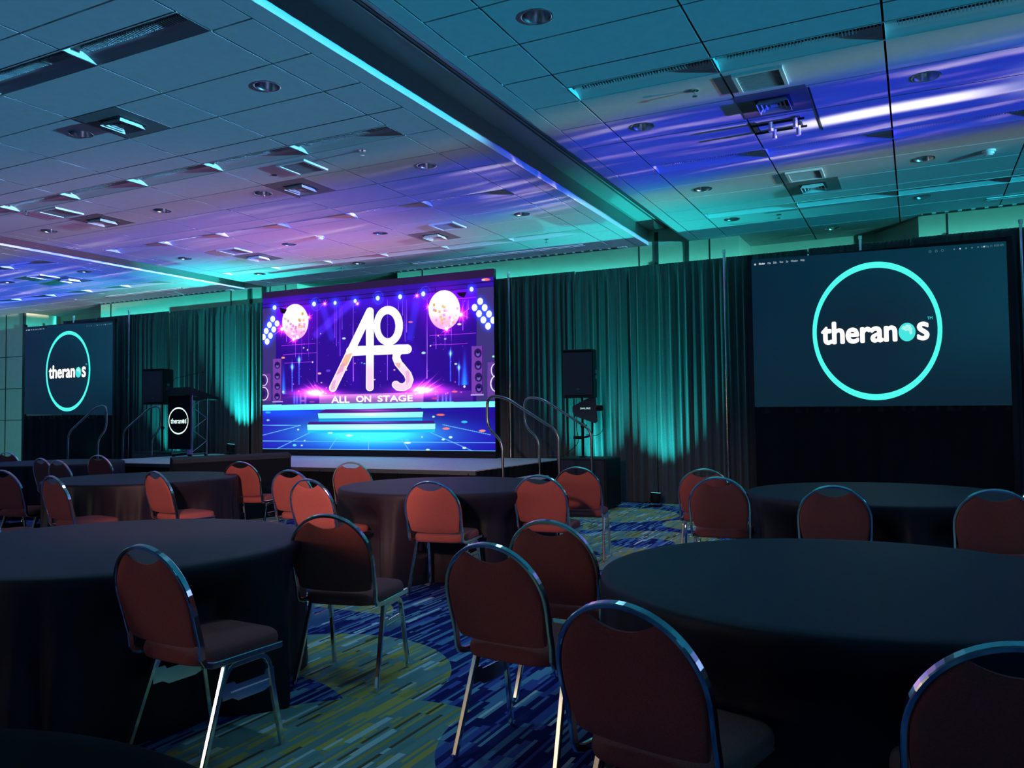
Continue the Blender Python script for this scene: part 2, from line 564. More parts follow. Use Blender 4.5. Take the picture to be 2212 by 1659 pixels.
mb = MB()
zones = [(left2_x, True), (left_x, True), (right_x, True)]
for xs, _ in zones:
    for i in range(len(xs) - 1):
        x0, x1 = xs[i], xs[i + 1]
        full = (x1 - x0) > 1.0
        for j in range(len(ylines) - 1):
            y0, y1 = ylines[j], ylines[j + 1]
            if y0 < -7: continue
            trow = [t for t in TROW if abs(t + TD - y1) < 0.03]
            if trow and full and not (x0 < -12.2 and trow[0] > 9 and x1 > -12) and x0 > -20:
                troffers.append((x0, x1, trow[0]))
                tile(mb, x0, x1, y0, trow[0])
                continue
            hs = [(a, b, DR) for a, b in DL if x0 < a < x1 and y0 < b < y1]
            tile(mb, x0, x1, y0, y1, hs[0] if hs else None)
for a, b in ((-4.03, -3.855), (-3.18, -3.025), (-12.10, -11.97), (-12.93, -12.75)):
    tile(mb, a - 0.004, b + 0.004, YB, 14.2)
# ceiling strips + slots (two folding-wall tracks recessed above the ceiling)
for a, b in ((-3.855, -3.18), (-12.75, -12.10)):
    zt = H + 0.255
    for x, s in ((a, 1), (b, -1)):
        mb.quad((x, YB, H), (x, 14.2, H), (x, 14.2, zt + 0.05), (x, YB, zt + 0.05))
    mb.quad((a, YB, zt), (a, 14.2, zt), (b, 14.2, zt), (b, YB, zt))
struct('ceiling', mb, tile_m)
# dark void above the tiles, pieced between the slots
mb = MB()
for a, b in ((XL, -12.76), (-12.09, -3.865), (-3.17, XR)):
    mb.box(a, b, YB, 14.2, H + 0.20, H + 0.24)
struct('trim_1', mb, dark_m)
# track rails in the slots
mb = MB()
for x0 in (-3.855, -12.75):
    zt = H + 0.255
    mb.box(x0 + 0.285, x0 + 0.30, YB, YW, zt - 0.012, zt, 1)
    mb.box(x0 + 0.33, x0 + 0.36, YB, YW, zt - 0.004, zt + 0.0, 0)
    mb.box(x0 + 0.36, x0 + 0.38, YB, YW, zt - 0.02, zt, 1)
    mb.box(x0 + 0.41, x0 + 0.425, YB, YW, zt - 0.012, zt, 1)
    mb.box(x0 + 0.655, x0 + 0.672, YB, YW, H - 0.004, H + 0.05, 1)
struct('trim_2', mb, [dark_m, track_m])

# walls
mb = MB()


def alcove_wall(mb):
    # front wall plan: bays at YW with recessed doors vestibules
    pts = []
    al = [(-20.2, -17.35), (-11.3, -8.82), (-2.40, 0.10)]
    pts.append((XL, YW))
    for a, b in al:
        pts += [(a, YW), (a + 0.01, YW + 0.92), (b - 0.60, YW + 0.92), (b, YW)]
    pts += [(XR, YW)]
    for (xa, ya), (xb, yb) in zip(pts, pts[1:]):
        mb.quad((xa, ya, 0), (xb, yb, 0), (xb, yb, H + 0.4), (xa, ya, H + 0.4))
    mb.box(XL, XR, 14.2, 14.3, 0, H + 0.4)


alcove_wall(mb)
for xs in (-3.42, -12.4):
    pass
struct('wall_front', mb, wall_m)
mb = MB(); mb.box(XL - 0.1, XL, YB, 14.2, 0, H + 0.4); struct('wall_left', mb, wall_m)
mb = MB(); mb.box(XR, XR + 0.1, YB, 14.2, 0, H + 0.4); struct('wall_right', mb, darkwall_m)
mb = MB(); mb.box(XL, XR, YB - 0.1, YB, 0, H + 0.4); struct('wall_rear', mb, darkwall_m)
# panel seams and the folding-wall jambs on the front wall
mb = MB()
for x in (-4.02, -2.86, -16.98, -13.13, -8.25, 0.46, -12.02, -11.6):
    mb.box(x - 0.012, x + 0.012, YW - 0.006, YW, 0, H)
for x in (-3.72, -3.22, -12.55, -12.15):
    mb.box(x - 0.03, x + 0.03, YW - 0.03, YW, 0, H + 0.2 if x in (-3.72,) else H)
struct('trim_3', mb, seam_m)
mb = MB()
for z in (1.40, 2.20, 3.02):
    mb.box(XL, -20.2, YW - 0.006, YW, z - 0.008, z + 0.008)
mb.box(-21.03, -21.0, YW - 0.006, YW, 0, H)
mb.box(-20.26, -20.2, YW - 0.05, YW + 0.02, 0, H)
struct('trim_4', mb, seam_m)

# ------------------------------------------------------------------ ceiling fixtures
def bay_name(x):
    return 'right of the centre slot' if x > -3.2 else ('between the two ceiling slots' if x > -12.2 else 'beyond the far slot')


ROWN = ['first', 'second', 'third', 'fourth', 'fifth', 'sixth', 'seventh', 'eighth', 'ninth', 'tenth']


def make_troffer(x0, x1, y0, label):
    t = thing('recessed_troffer', label, 'ceiling light', ((x0 + x1) / 2, y0 + TD / 2, H), 0, 'louvred strip lights recessed in the ceiling')
    L = (x1 - x0) / 2 - 0.006
    D = TD / 2 - 0.003
    prof = [(-D, 0.0), (-D + 0.012, 0.030), (-D + 0.09, 0.050), (-D + 0.165, 0.056), (-D + 0.24, 0.036), (D, 0.0)]
    b = MB()
    b.loft([[(x, y, z) for y, z in prof] for x in (-L, L)], 0, closed=False, smooth=False)
    for x in (-L, L):
        b.add([(x, y, z) for y, z in prof], [tuple(range(len(prof)))])
    b.box(-L - 0.012, L + 0.012, -D - 0.006, -D + 0.004, -0.004, 0.004)
    b.box(-L - 0.012, L + 0.012, D - 0.004, D + 0.006, -0.004, 0.004)
    b.build('reflector_housing', trimw_m, t)
    l = MB()
    l.add([(-L + 0.08, -D + 0.088, 0.044), (L - 0.01, -D + 0.088, 0.044), (L - 0.01, -D + 0.163, 0.050), (-L + 0.08, -D + 0.163, 0.050)], [(0, 3, 2, 1)], 0)
    n = 46
    for k in range(n):
        x = -L + 0.09 + (2 * L - 0.12) * k / (n - 1)
        l.box(x - 0.0035, x + 0.0035, -D + 0.090, -D + 0.160, 0.026, 0.048, 1)
    l.build('louver', [dark_m, louver_m], t)
    return t


base_troffer = None
rowname = {1.36: 'nearest', 3.80: 'first', 6.24: 'second', 8.68: 'third', 11.12: 'last'}
trs = [t for t in troffers if t[2] > 3 and t[0] > -19.6 and t[1] < 3.6]
trs = [t for t in trs if not (t[2] < 5 and t[1] < -8)]
for (x0, x1, y0) in trs:
    xs = sorted([q[0] for q in trs if q[2] == y0 and bay_name(q[0]) == bay_name(x0)], reverse=True)
    k = xs.index(x0)
    lb = 'louvred strip light, %s from right in the %s row %s' % (ROWN[k], rowname[y0], bay_name(x0))
    if base_troffer is None or abs((x1 - x0) - base_troffer[1]) > 0.02:
        tt = make_troffer(x0, x1, y0, lb)
        base_troffer = (tt, x1 - x0)
    else:
        dup(base_troffer[0], ((x0 + x1) / 2, y0 + TD / 2, H), 0, lb)


def make_downlight(label):
    t = thing('downlight', label, 'ceiling light', (0, 0, H), 0, 'round recessed downlights')
    n = 32
    def ring(r, z):
        return [(r * math.cos(2 * PI * k / n), r * math.sin(2 * PI * k / n), z) for k in range(n)]
    b = MB()
    b.loft([ring(0.100, -0.002), ring(0.104, -0.005), ring(0.112, -0.004), ring(0.114, 0.0)])
    b.build('trim_ring', chrome_m, t)
    b = MB()
    b.loft([ring(0.101, -0.002), ring(0.098, 0.03), ring(0.088, 0.08), ring(0.07, 0.12), ring(0.04, 0.135)])
    b.add(ring(0.04, 0.135), [tuple(range(n))], 0)
    b.build('reflector_cone', reflector_m, t)
    b = MB()
    b.loft([ring(0.018, 0.134), ring(0.03, 0.11), ring(0.033, 0.085), ring(0.02, 0.07)])
    b.add(ring(0.02, 0.07), [tuple(range(n))], 0)
    b.build('bulb', white_m, t)
    return t


dl_vis = [d for d in DL if d[0] < 1.0 and d != (-9.9, 5.02)]
base = None
ycls = lambda y: 'first' if y < 6 else 'second' if y < 8.5 else 'third' if y < 11 else 'fourth'
for (x, y) in dl_vis:
    xs = sorted([q[0] for q in dl_vis if ycls(q[1]) == ycls(y) and bay_name(q[0]) == bay_name(x)], reverse=True)
    lb = 'round downlight, %s from right in the %s row %s' % (ROWN[xs.index(x)], ycls(y), bay_name(x))
    if y > 12.5:
        lb = 'small round downlight in the ceiling of the alcove above the right screen'
    if base is None:
        base = make_downlight(lb); base.location = (x, y, H)
    else:
        dup(base, (x, y, H), 0, lb)


def make_diffuser(label):
    t = thing('air_diffuser', label, 'vent', (0, 0, H), 0, 'square air diffusers in dark ceiling tiles')
    b = MB()
    b.box(-0.298, 0.298, -0.298, 0.298, -0.003, 0.002)
    b.build('panel', dtile_m, t)
    b = MB()
    for r, z0, z1 in ((0.135, -0.045, -0.003), (0.10, -0.04, -0.012), (0.065, -0.035, -0.012)):
        q = r - 0.022
        for (ax, ay, bx, by) in ((-r, -r, r, -r), (r, -r, r, r), (r, r, -r, r), (-r, r, -r, -r)):
            s = q / r
            b.quad((ax, ay, z0), (bx, by, z0), (bx * s, by * s, z1), (ax * s, ay * s, z1))
            b.quad((ax, ay, z0), (bx, by, z0), (bx, by, z0 + 0.006), (ax, ay, z0 + 0.006))
    b.box(-0.032, 0.032, -0.032, 0.032, -0.03, -0.022)
    b.box(-0.15, 0.15, -0.15, 0.15, -0.006, -0.003, 1)
    b.build('louver_cone', [trimw_m, dark_m], t)
    return t


dfs = [(-6.53, 5.02, 'air diffuser on a dark square tile, nearest one left of the centre slot'),
       (-6.53, 7.45, 'air diffuser on a dark square tile lit pink, left of the centre slot'),
       (-6.52, 10.46, 'air diffuser on a dark square tile above the right half of the video wall'),
       (-10.0, 7.38, 'air diffuser on a dark square tile with a bright reflection, upper left'),
       (-10.0, 10.35, 'air diffuser on a dark square tile, last before the video wall left edge'),
       (-1.06, 7.42, 'air diffuser in the blue streaks right of the centre slot'),
       (-1.05, 10.42, 'air diffuser on a dark square tile above the right screen'),
       (-14.72, 10.18, 'air diffuser on a dark square tile above the left screen')]
base = None
for x, y, lb in dfs:
    if base is None:
        base = make_diffuser(lb); base.location = (x, y, H)
    else:
        dup(base, (x, y, H), 0, lb)


def make_grille(label):
    t = thing('return_grille', label, 'vent', (0, 0, H), 0, 'square framed ceiling grilles')
    b = MB()
    for (x0, x1, y0, y1) in ((-0.20, 0.20, -0.20, -0.17), (-0.20, 0.20, 0.17, 0.20), (-0.20, -0.17, -0.17, 0.17), (0.17, 0.20, -0.17, 0.17)):
        b.box(x0, x1, y0, y1, -0.022, 0.0)
    b.build('frame', trimw_m, t)
    b = MB()
    b.box(-0.17, 0.17, -0.17, 0.17, -0.010, -0.004)
    for k in range(13):
        y = -0.155 + 0.31 * k / 12
        b.box(-0.17, 0.17, y - 0.004, y + 0.004, -0.014, -0.010)
    b.build('perforated_face', grillebeige_m, t)
    return t


grs = [(-5.97, 6.83, 'square grille next to the pink lit air diffuser'),
       (-10.06, 6.80, 'square grille at upper left beside a small sprinkler'),
       (-6.0, 9.97, 'square pinkish grille above the right half of the video wall'),
       (-9.95, 9.75, 'square grille above the left edge of the video wall'),
       (-1.08, 6.83, 'square grille just before the blue streaks, right ceiling'),
       (-1.08, 9.86, 'square grille in front of the air diffuser above the right screen'),
       (-14.85, 9.72, 'square grille on the ceiling above the left screen')]
base = None
for x, y, lb in grs:
    if base is None:
        base = make_grille(lb); base.location = (x, y, H)
    else:
        dup(base, (x, y, H), 0, lb)


def make_sprinkler(label):
    t = thing('sprinkler', label, 'sprinkler', (0, 0, H), 0, 'small fire sprinklers hanging from the ceiling')
    b = MB()
    b.cyl((0, 0, 0.001), (0, 0, -0.008), 0.035)
    b.build('escutcheon', chrome_m, t)
    b = MB()
    b.cyl((0, 0, -0.006), (0, 0, -0.05), 0.009, n=10)
    b.cyl((0, 0, -0.05), (0, 0, -0.056), 0.022, n=14)
    b.build('head', chrome_m, t)
    return t


sps = [(-5.05, 6.70, 'small fire sprinkler left of the centre slot between two strip light rows'),
       (-1.62, 6.80, 'small fire sprinkler beside the grille before the blue streaks'),
       (-1.64, 11.67, 'small fire sprinkler casting a shadow, right ceiling near the front wall'),
       (-10.4, 6.57, 'small fire sprinkler at the upper left edge of the photo'),
       (-5.12, 11.5, 'small fire sprinkler in the bright cyan ceiling patch'),
       (-9.4, 11.85, 'small fire sprinkler in front of the video wall, near its left edge')]
base = None
for x, y, lb in sps:
    if base is None:
        base = make_sprinkler(lb); base.location = (x, y, H)
    else:
        dup(base, (x, y, H), 0, lb)


def make_detector(label, x, y):
    t = thing('smoke_detector', label, 'smoke detector', (x, y, H), 0, 'smoke detectors')
    b = MB()
    b.cyl((0, 0, 0.001), (0, 0, -0.02), 0.065, n=24)
    b.build('base', white_m, t)
    b = MB()
    b.cyl((0, 0, -0.02), (0, 0, -0.045), 0.05, n=24)
    b.cyl((0, 0, -0.045), (0, 0, -0.055), 0.036, n=24)
    b.build('sensor_cap', white_m, t)
    return t


make_detector('white smoke detector casting a long shadow on the right ceiling', 0.77, 9.9)
make_detector('blue tinted smoke detector on the pink ceiling above the video wall', -8.05, 9.62)
b = MB(); b.cyl((-6.45, 6.92, H - 0.001), (-6.45, 6.92, H - 0.004), 0.03, n=18)
tag(b.build('ceiling_plug', dark_m), 'small round dark hole cover beside the pink diffuser grille', 'ceiling plug')

# little track-light rig below the ceiling
t = thing('track_light', 'small rig of two dark rails with four white cylinder lamps in the blue streaks', 'track light', (-1.12, 8.0, H))
for y in (-0.115, 0.115):
    b = MB(); b.box(-0.23, 0.26, y - 0.008, y + 0.008, -0.03, -0.012); b.build('rail', black_m, t)
for x in (-0.17, 0.22):
    b = MB(); b.box(x - 0.004, x + 0.004, -0.17, 0.15, -0.012, -0.002); b.build('crossbar', chrome_m, t)
for x in (-0.04, 0.18):
    for y in (-0.115, 0.115):
        b = MB()
        b.cyl((x, y, -0.01), (x, y, -0.10), 0.022, n=16)
        b.build('lamp_head', white_m, t)
b = MB(); b.box(-0.752, -0.738, 7.2, 8.36, H - 0.003, H - 0.0005)
tag(b.build('ceiling_reveal', dark_m), 'dark straight gap strip in the ceiling right of the track light', 'ceiling strip')

# linear slot diffusers near the front wall
def slot_diffuser(x0, x1, y, lab):
    t = thing('slot_diffuser', lab, 'vent', ((x0 + x1) / 2, y, H), 0, 'long slot diffusers at the front wall')
    L = (x1 - x0) / 2
    b = MB(); b.box(-L, L, -0.045, -0.035, -0.012, 0.0); b.box(-L, L, 0.035, 0.045, -0.012, 0.0); b.build('frame', trimw_m, t)
    b = MB(); b.box(-L, L, -0.035, 0.035, -0.004, 0.0); b.build('slot', dark_m, t)


slot_diffuser(-8.04, -4.75, 12.18, 'long dark slot diffuser in front of the wall right of the video wall top')
slot_diffuser(-16.05, -13.7, 11.98, 'long slot diffuser above the left screen by the front wall')
slot_diffuser(0.90, 3.8, 12.18, 'long slot diffuser above the right screen right corner')


def dash_vent(x0, x1, lab):
    t = thing('linear_grille', lab, 'vent', ((x0 + x1) / 2, YW - 0.09, H), 0, 'dashed wall-line vents')
    L = (x1 - x0) / 2
    b = MB(); b.box(-L, L, -0.05, 0.05, -0.012, 0.0); b.build('frame', trimw_m, t)
    b = MB()
    n = int(2 * L / 0.16)
    for k in range(n):
        x = -L + 0.02 + k * 0.16
        b.box(x, x + 0.11, -0.055, -0.0, -0.016, -0.002)
    b.build('vane_row', dark_m, t)


dash_vent(-8.8, -4.2, 'dashed linear grille along the wall line right of the video wall top')
dash_vent(-17.3, -13.0, 'dashed linear grille along the wall line above the left drapes')
dash_vent(0.14, 3.4, 'dashed linear grille along the wall line above the right screen')

# ------------------------------------------------------------------ drapes
DY = 12.0
DTOP = 3.66


def drape_panel(name, x0, x1, y, z0, z1, seed, pitch=0.13, amp=0.035, parent=None, material=None):
    rnd = random.Random(seed)
    n = max(8, int((x1 - x0) / 0.012))
    ph = [rnd.uniform(0, 6.28) for _ in range(5)]
    b = MB()
    zs = [z0, z0 + 0.1, z0 + 0.5, z0 + 1.2, z0 + 2.0, z1 - 0.5, z1 - 0.22, z1 - 0.15, z1 - 0.08, z1] if z1 - z0 > 3 else [z0 + (z1 - z0) * q / 8 for q in range(9)]
    rings = []
    for z in zs:
        top = max(0, (z - (z1 - 0.22)) / 0.22)
        r = []
        for k in range(n + 1):
            x = x0 + (x1 - x0) * k / n
            a = x / pitch * 2 * PI
            f = math.sin(a + 1.3 * math.sin(a * 0.23 + ph[0]) + ph[1]) + 0.5 * math.sin(a * 0.47 + ph[2] + 0.5 * math.sin(z * 1.1 + ph[3])) + 0.35 * math.sin(a * 2.1 + z * 0.7 + ph[4])
            g = math.sin(a * 2.7 + ph[3]) * 0.5
            r.append((x, y + amp * ((1 - top) * f + top * g * 0.6), z))
        rings.append(r)
    b.loft(rings, 0, closed=False, smooth=True)
    return b.build(name, material or drape_m, parent)


# pipe-and-drape: one run of drape per bay between uprights
bays = [(-17.6, -15.25, 'dark drape bay right behind the left screen'),
        (-15.25, -11.0, 'drape bay behind the lectern and the left loudspeaker'), (-11.0, -6.0, 'drape bay behind the video wall'),
        (-6.0, -2.46, 'wide drape bay lit teal behind the right loudspeaker'), (-2.46, 1.24, 'drape bay behind the right screen'), (1.24, 4.9, 'drape bay at the right edge of the photo')]
for i, (x0, x1, lb) in enumerate(bays):
    t = thing('stage_drape', 'black pleated ' + lb, 'drape', ((x0 + x1) / 2, DY, 0), 0, 'pipe and drape bays across the front')
    xm = x0
    k = 0
    while xm < x1 - 0.05:
        xe = min(x1 - 0.0, xm + [1.15, 1.3, 1.0, 1.25][k % 4])
        if x1 - xe < 0.4: xe = x1
        o = drape_panel('drape_panel', xm - (x0 + x1) / 2 + 0.01, xe - (x0 + x1) / 2 - 0.004, 0.02 * (k % 2), 0.01, DTOP + 0.012 * math.sin(i * 3 + k), 100 * i + k, pitch=[0.11, 0.15, 0.13, 0.12][k % 4], parent=t)
        xm = xe; k += 1
    b = MB(); b.tube([(x0 - (x0 + x1) / 2 + 0.04, 0.09, DTOP - 0.04), (x1 - (x0 + x1) / 2 - 0.04, 0.09, DTOP - 0.04)], 0.018)
    b.build('crossbar', track_m, t)
for i, (x, lb) in enumerate([(-17.1, 'short metal drape post poking above the left screen'), (-15.25, 'metal drape upright at the left screen right corner'),
                             (-6.0, 'metal drape upright beside the video wall right edge'), (-2.46, 'metal drape upright left of the right screen'), (1.24, 'metal drape upright right of the right screen'), (-0.62, 'metal drape post tip above the right screen top edge')]):
    t = thing('drape_upright', lb, 'pole', (x, DY - 0.085, 0), 0, 'telescoping drape uprights')
    b = MB()
    b.tube([(0, 0, 0.02), (0, 0, 2.0)], 0.024, n=14)
    b.build('lower_tube', chrome_m, t)
    b = MB()
    b.tube([(0, 0, 2.0), (0, 0, DTOP + 0.05)], 0.019, n=14)
    b.build('upper_tube', chrome_m, t)
    b = MB()
    b.cyl((0, 0, DTOP + 0.04), (0, 0, DTOP + 0.09), 0.026, n=14)
    b.build('hook_cap', chrome_m, t)
    b = MB(); b.box(-0.2, 0.2, -0.2, 0.2, 0, 0.012); b.build('base_plate', track_m, t)

# ------------------------------------------------------------------ text helper
def text_mesh(body, bold=0.0):
    cu = bpy.data.curves.new('lettering', 'FONT')
    cu.body = body
    cu.size = 1.0
    cu.offset = bold
    cu.resolution_u = 6
    o = bpy.data.objects.new('lettering', cu)
    COL.objects.link(o)
    bpy.context.view_layer.update()
    dg = bpy.context.evaluated_depsgraph_get()
    me = bpy.data.meshes.new_from_object(o.evaluated_get(dg))
    bpy.data.objects.remove(o)
    vs = [tuple(v.co) for v in me.vertices]
    fs = [tuple(p.vertices) for p in me.polygons]
    bpy.data.meshes.remove(me)
    return vs, fs


def put_text(mb, body, x0, x1, z0, z1, y, bold=0.0, mi=0, sx=None):
    """fit the lettering between x0..x1; z0 baseline, z1 = top of the tallest glyph; bold thickens the strokes"""
    vs, fs = text_mesh(body)
    xa = min(v[0] for v in vs); xb = max(v[0] for v in vs)
    za = min(v[1] for v in vs); zb = max(v[1] for v in vs)
    zlo = 0 if any(c in body for c in 'gjpqy') else za
    d = bold * (z1 - z0)
    kx = (x1 - x0 - 2 * d) / (xb - xa)
    kz = (z1 - z0 - 2 * d) / (zb - zlo)
    offs = [(0, 0)] if d == 0 else [(d * math.cos(k * PI / 4), d * math.sin(k * PI / 4)) for k in range(8)] + [(0, 0)]
    for ox_, oz_ in offs:
        mb.add([(x0 + d + ox_ + (v[0] - xa) * kx, y, z0 + d + oz_ + (v[1] - zlo) * kz) for v in vs], fs, mi)


def ring_mesh(mb, cx, cz, rx, rz, wx, wz, y, mi=0, n=96):
    o, i = [], []
    for k in range(n):
        a = 2 * PI * k / n
        o.append((cx + rx * math.cos(a), y, cz + rz * math.sin(a)))
        i.append((cx + (rx - wx) * math.cos(a), y, cz + (rz - wz) * math.sin(a)))
    mb.add(o + i, [(k, (k + 1) % n, n + (k + 1) % n, n + k) for k in range(n)], mi)


def disc_mesh(mb, cx, cz, rx, rz, y, mi=0, n=48):
    mb.add([(cx + rx * math.cos(2 * PI * k / n), y, cz + rz * math.sin(2 * PI * k / n)) for k in range(n)], [tuple(range(n))], mi)


# ------------------------------------------------------------------ projection screens
def screen_material():
    M = bpy.data.materials.new('projected_image')
    M.use_nodes = True
    b = M.node_tree.nodes['Principled BSDF']
    b.inputs['Base Color'].default_value = (0.05, 0.05, 0.05, 1)
    b.inputs['Roughness'].default_value = 0.8
    n = N(M.node_tree)
    tc = n.new('ShaderNodeTexCoord')
    g = n.sep(tc.outputs['Generated'])
    r = n.m('SQRT', n.m('ADD', n.m('POWER', n.m('SUBTRACT', g[0], 0.48), 2.0), n.m('POWER', n.m('SUBTRACT', g[2], 0.5), 2.0)))
    c = n.mix(g[0], lin(0, 34, 60), lin(3, 66, 86))
    c = n.mix(n.ss(g[2], 0.55, 0.0), c, lin(0, 36, 52))
    c = n.mix(n.m('MULTIPLY', n.m('SUBTRACT', 1.0, n.ss(r, 0.0, 0.42)), 0.55), c, lin(14, 24, 38))
    n.link(c, b.inputs['Emission Color'])
    b.inputs['Emission Strength'].default_value = 0.62
    return M


scr_m = screen_material()
ring_m = emis('ring_cyan', lin(80, 255, 240), 1.0)
white_e = emis('letter_white', (1.0, 0.97, 0.95), 1.15)
menu_e = emis('menu_text', (0.55, 0.65, 0.7), 0.9)
menu_dim = emis('menu_text_dim', (0.10, 0.25, 0.28), 0.8)
globe_m = emis('globe_cyan', lin(70, 230, 225), 1.0)
globe2_m = emis('globe_land', lin(170, 245, 240), 1.0)


def logo(mb, cx, cz, s, y, ring_mi, ring_w=0.08, kz=1.0):
    """ring + lettering; s = scale (1 = right screen)"""
    rx, rz = 0.771 * s, 0.904 * s * kz
    ring_mesh(mb, cx, cz, rx, rz, ring_w * s * 0.66, ring_w * s, y - 0.004, ring_mi)


def wordmark(mb, x0, x1, zb, s, y, wi=0, gi=1, g2=2, bold=0.042):
    W = x1 - x0
    h = 0.305 * s
    xn = x0 + W * 0.715
    put_text(mb, 'theran', x0, xn, zb, zb + h, y, bold, wi)
    rx, rz = W * 0.0755, 0.119 * s
    gx, gz = xn + W * 0.012 + rx, zb + 0.118 * s
    disc_mesh(mb, gx, gz, rx, rz, y, gi)
    for (a, c, e, f) in ((-0.35, 0.45, 0.3, 0.22), (0.05, 0.62, 0.25, 0.2), (0.35, 0.3, 0.3, 0.25), (-0.1, 0.25, 0.2, 0.16), (0.45, -0.05, 0.18, 0.25), (0.3, 0.62, 0.2, 0.14)):
        disc_mesh(mb, gx + a * rx, gz + c * rz, e * rx, f * rz, y - 0.0015, g2, 9)
    put_text(mb, 's', gx + rx + W * 0.012, x1, zb - 0.0, zb + 0.240 * s, y, bold, wi)
    put_text(mb, 'TM', x1 - W * 0.015, x1 + W * 0.03, zb + 0.265 * s, zb + 0.30 * s, y, 0.0, gi)


def make_screen(label, xc, Y, w_, z0, z1, flip=False):
    t = thing('projection_screen', label, 'screen', (xc, Y, 0), 0, 'projection screens either side of the stage')
    hw = w_ / 2
    b = MB()
    b.add([(-hw, 0, z0[0]), (hw, 0, z0[1]), (hw, 0, z1[1]), (-hw, 0, z1[0]), (-hw, 0.02, z0[0]), (hw, 0.02, z0[1]), (hw, 0.02, z1[1]), (-hw, 0.02, z1[0])],
          [(0, 1, 2, 3), (7, 6, 5, 4), (0, 4, 5, 1), (1, 5, 6, 2), (2, 6, 7, 3), (3, 7, 4, 0)])
    b.build('screen_surface', scr_m, t)
    b = MB()
    e = 0.06
    b.box(-hw - e, -hw, 0.0, 0.05, 0.3, z1[0] + e); b.box(hw, hw + e, 0.0, 0.05, 0.3, z1[1] + e)
    b.box(-hw - e, hw + e, 0.022, 0.05, min(z1) - 0.02, min(z1) + e)
    b.box(-hw - e, hw + e, 0.022, 0.05, min(z0) - e, min(z0) + 0.02)
    b.build('frame', black_m, t)
    for x in (-hw + 0.1, hw - 0.1):
        b = MB()
        b.box(x - 0.025, x + 0.025, 0.07, 0.11, 0.0, 1.4); b.box(x - 0.03, x + 0.03, -0.25, 0.55 - 0.15, 0.0, 0.04)
        b.build('leg', track_m, t)
    drape_panel('skirt', -hw - 0.02, hw + 0.02, 0.02, 0.02, min(z0) + 0.01, 55, pitch=0.35, amp=0.012, parent=t, material=blackcloth_m)
    b = MB()
    sx = w_ / 3.04
    cx = (-0.46 + 0.479) * sx - 0.01
    zc = (z0[0] + z0[1] + z1[0] + z1[1]) / 4 - 0.035
    logo(b, cx + 0.02, zc, sx, 0, 0)
    o = b.build('logo_ring', ring_m, t)
    b = MB()
    wordmark(b, cx - 0.645 * sx, cx + 0.645 * sx, zc - 0.155 * sx, sx, -0.006)
    b.build('wordmark', [white_e, globe_m, globe2_m], t)
    b = MB()
    zt = z1[0] - 0.085
    disc_mesh(b, -hw + 0.05, zt + 0.012, 0.013, 0.014, -0.004)
    b.build('menu_icon', menu_e, t)
    x = -hw + 0.10
    for word, wd in (('Finder', 0.085), ('File', 0.04), ('Edit', 0.045), ('View', 0.05), ('Go', 0.03), ('Window', 0.09), ('Help', 0.05)):
        b = MB()
        put_text(b, word, x * 1.0, x + wd * sx, zt, zt + 0.028, -0.004, 0.08 if word == 'Finder' else 0.0)
        x += (wd + 0.035) * sx
        b.build('menu_word', menu_e, t)
    b = MB()
    zt2 = z1[1] - 0.055
    x = hw - 0.83
    for k in range(3):
        ring_mesh(b, x, zt2 + 0.01, 0.015, 0.015, 0.004, 0.004, -0.004, 0, 16); x += 0.07
    x += 0.06
    for k in range(6):
        disc_mesh(b, x, zt2 + 0.012, 0.009, 0.010, -0.004, 1 if k in (1, 5) else 0, 10); x += 0.065
    put_text(b, 'Sat May 31  8:58 AM', hw - 0.27, hw - 0.03, zt2, zt2 + 0.026, -0.004, 0.0)
    b.build('status_icons', [menu_dim, menu_e], t)
    return t


make_screen('right projection screen with a cyan ring logo, menu words along its top left', -0.479, 11.5, 3.04, (1.436, 1.408), (3.488, 3.419))
make_screen('left projection screen with a cyan ring logo, seen at a steep angle', -16.715, 11.5, 2.98, (1.522, 1.468), (3.515, 3.456))

# ------------------------------------------------------------------ stage
SX0, SX1, SY0, SY1, SZ = -12.6, -4.97, 8.87, 11.78, 0.67
t = thing('stage', 'raised grey stage platform with black skirt under the video wall', 'stage', ((SX0 + SX1) / 2, SY0, 0))
ox = (SX0 + SX1) / 2
b = MB()
nx, ny = 6, 2
for i in range(nx):
    for j in range(ny):
        xa = SX0 - ox + (SX1 - SX0) * i / nx; xb = SX0 - ox + (SX1 - SX0) * (i + 1) / nx
        ya = (SY1 - SY0) * j / ny; yb = (SY1 - SY0) * (j + 1) / ny
        b.box(xa + 0.002, xb - 0.002, ya + 0.002, yb - 0.002, SZ - 0.05, SZ)
b.build('deck', stage_m, t)
drape_panel('skirt', SX0 - ox, SX1 - ox, -0.03, 0.01, SZ - 0.01, 900, pitch=0.16, amp=0.012, parent=t, material=blackcloth_m)
for x in (SX0 - ox - 0.012, SX1 - ox + 0.012):
    b = MB()
    rings = []
    for z in (0.01, SZ - 0.01):
        rings.append([(x + 0.01 * math.sin(y * 39), y, z) for y in np.linspace(0, SY1 - SY0, 160)])
    b.loft(rings, 0, closed=False)
    b.build('side_skirt', blackcloth_m, t)
b = MB()
b.box(SX0 - ox - 0.02, SX1 - ox + 0.02, -0.035, -0.0, SZ - 0.055, SZ - 0.003); b.build('edge_trim', track_m, t)


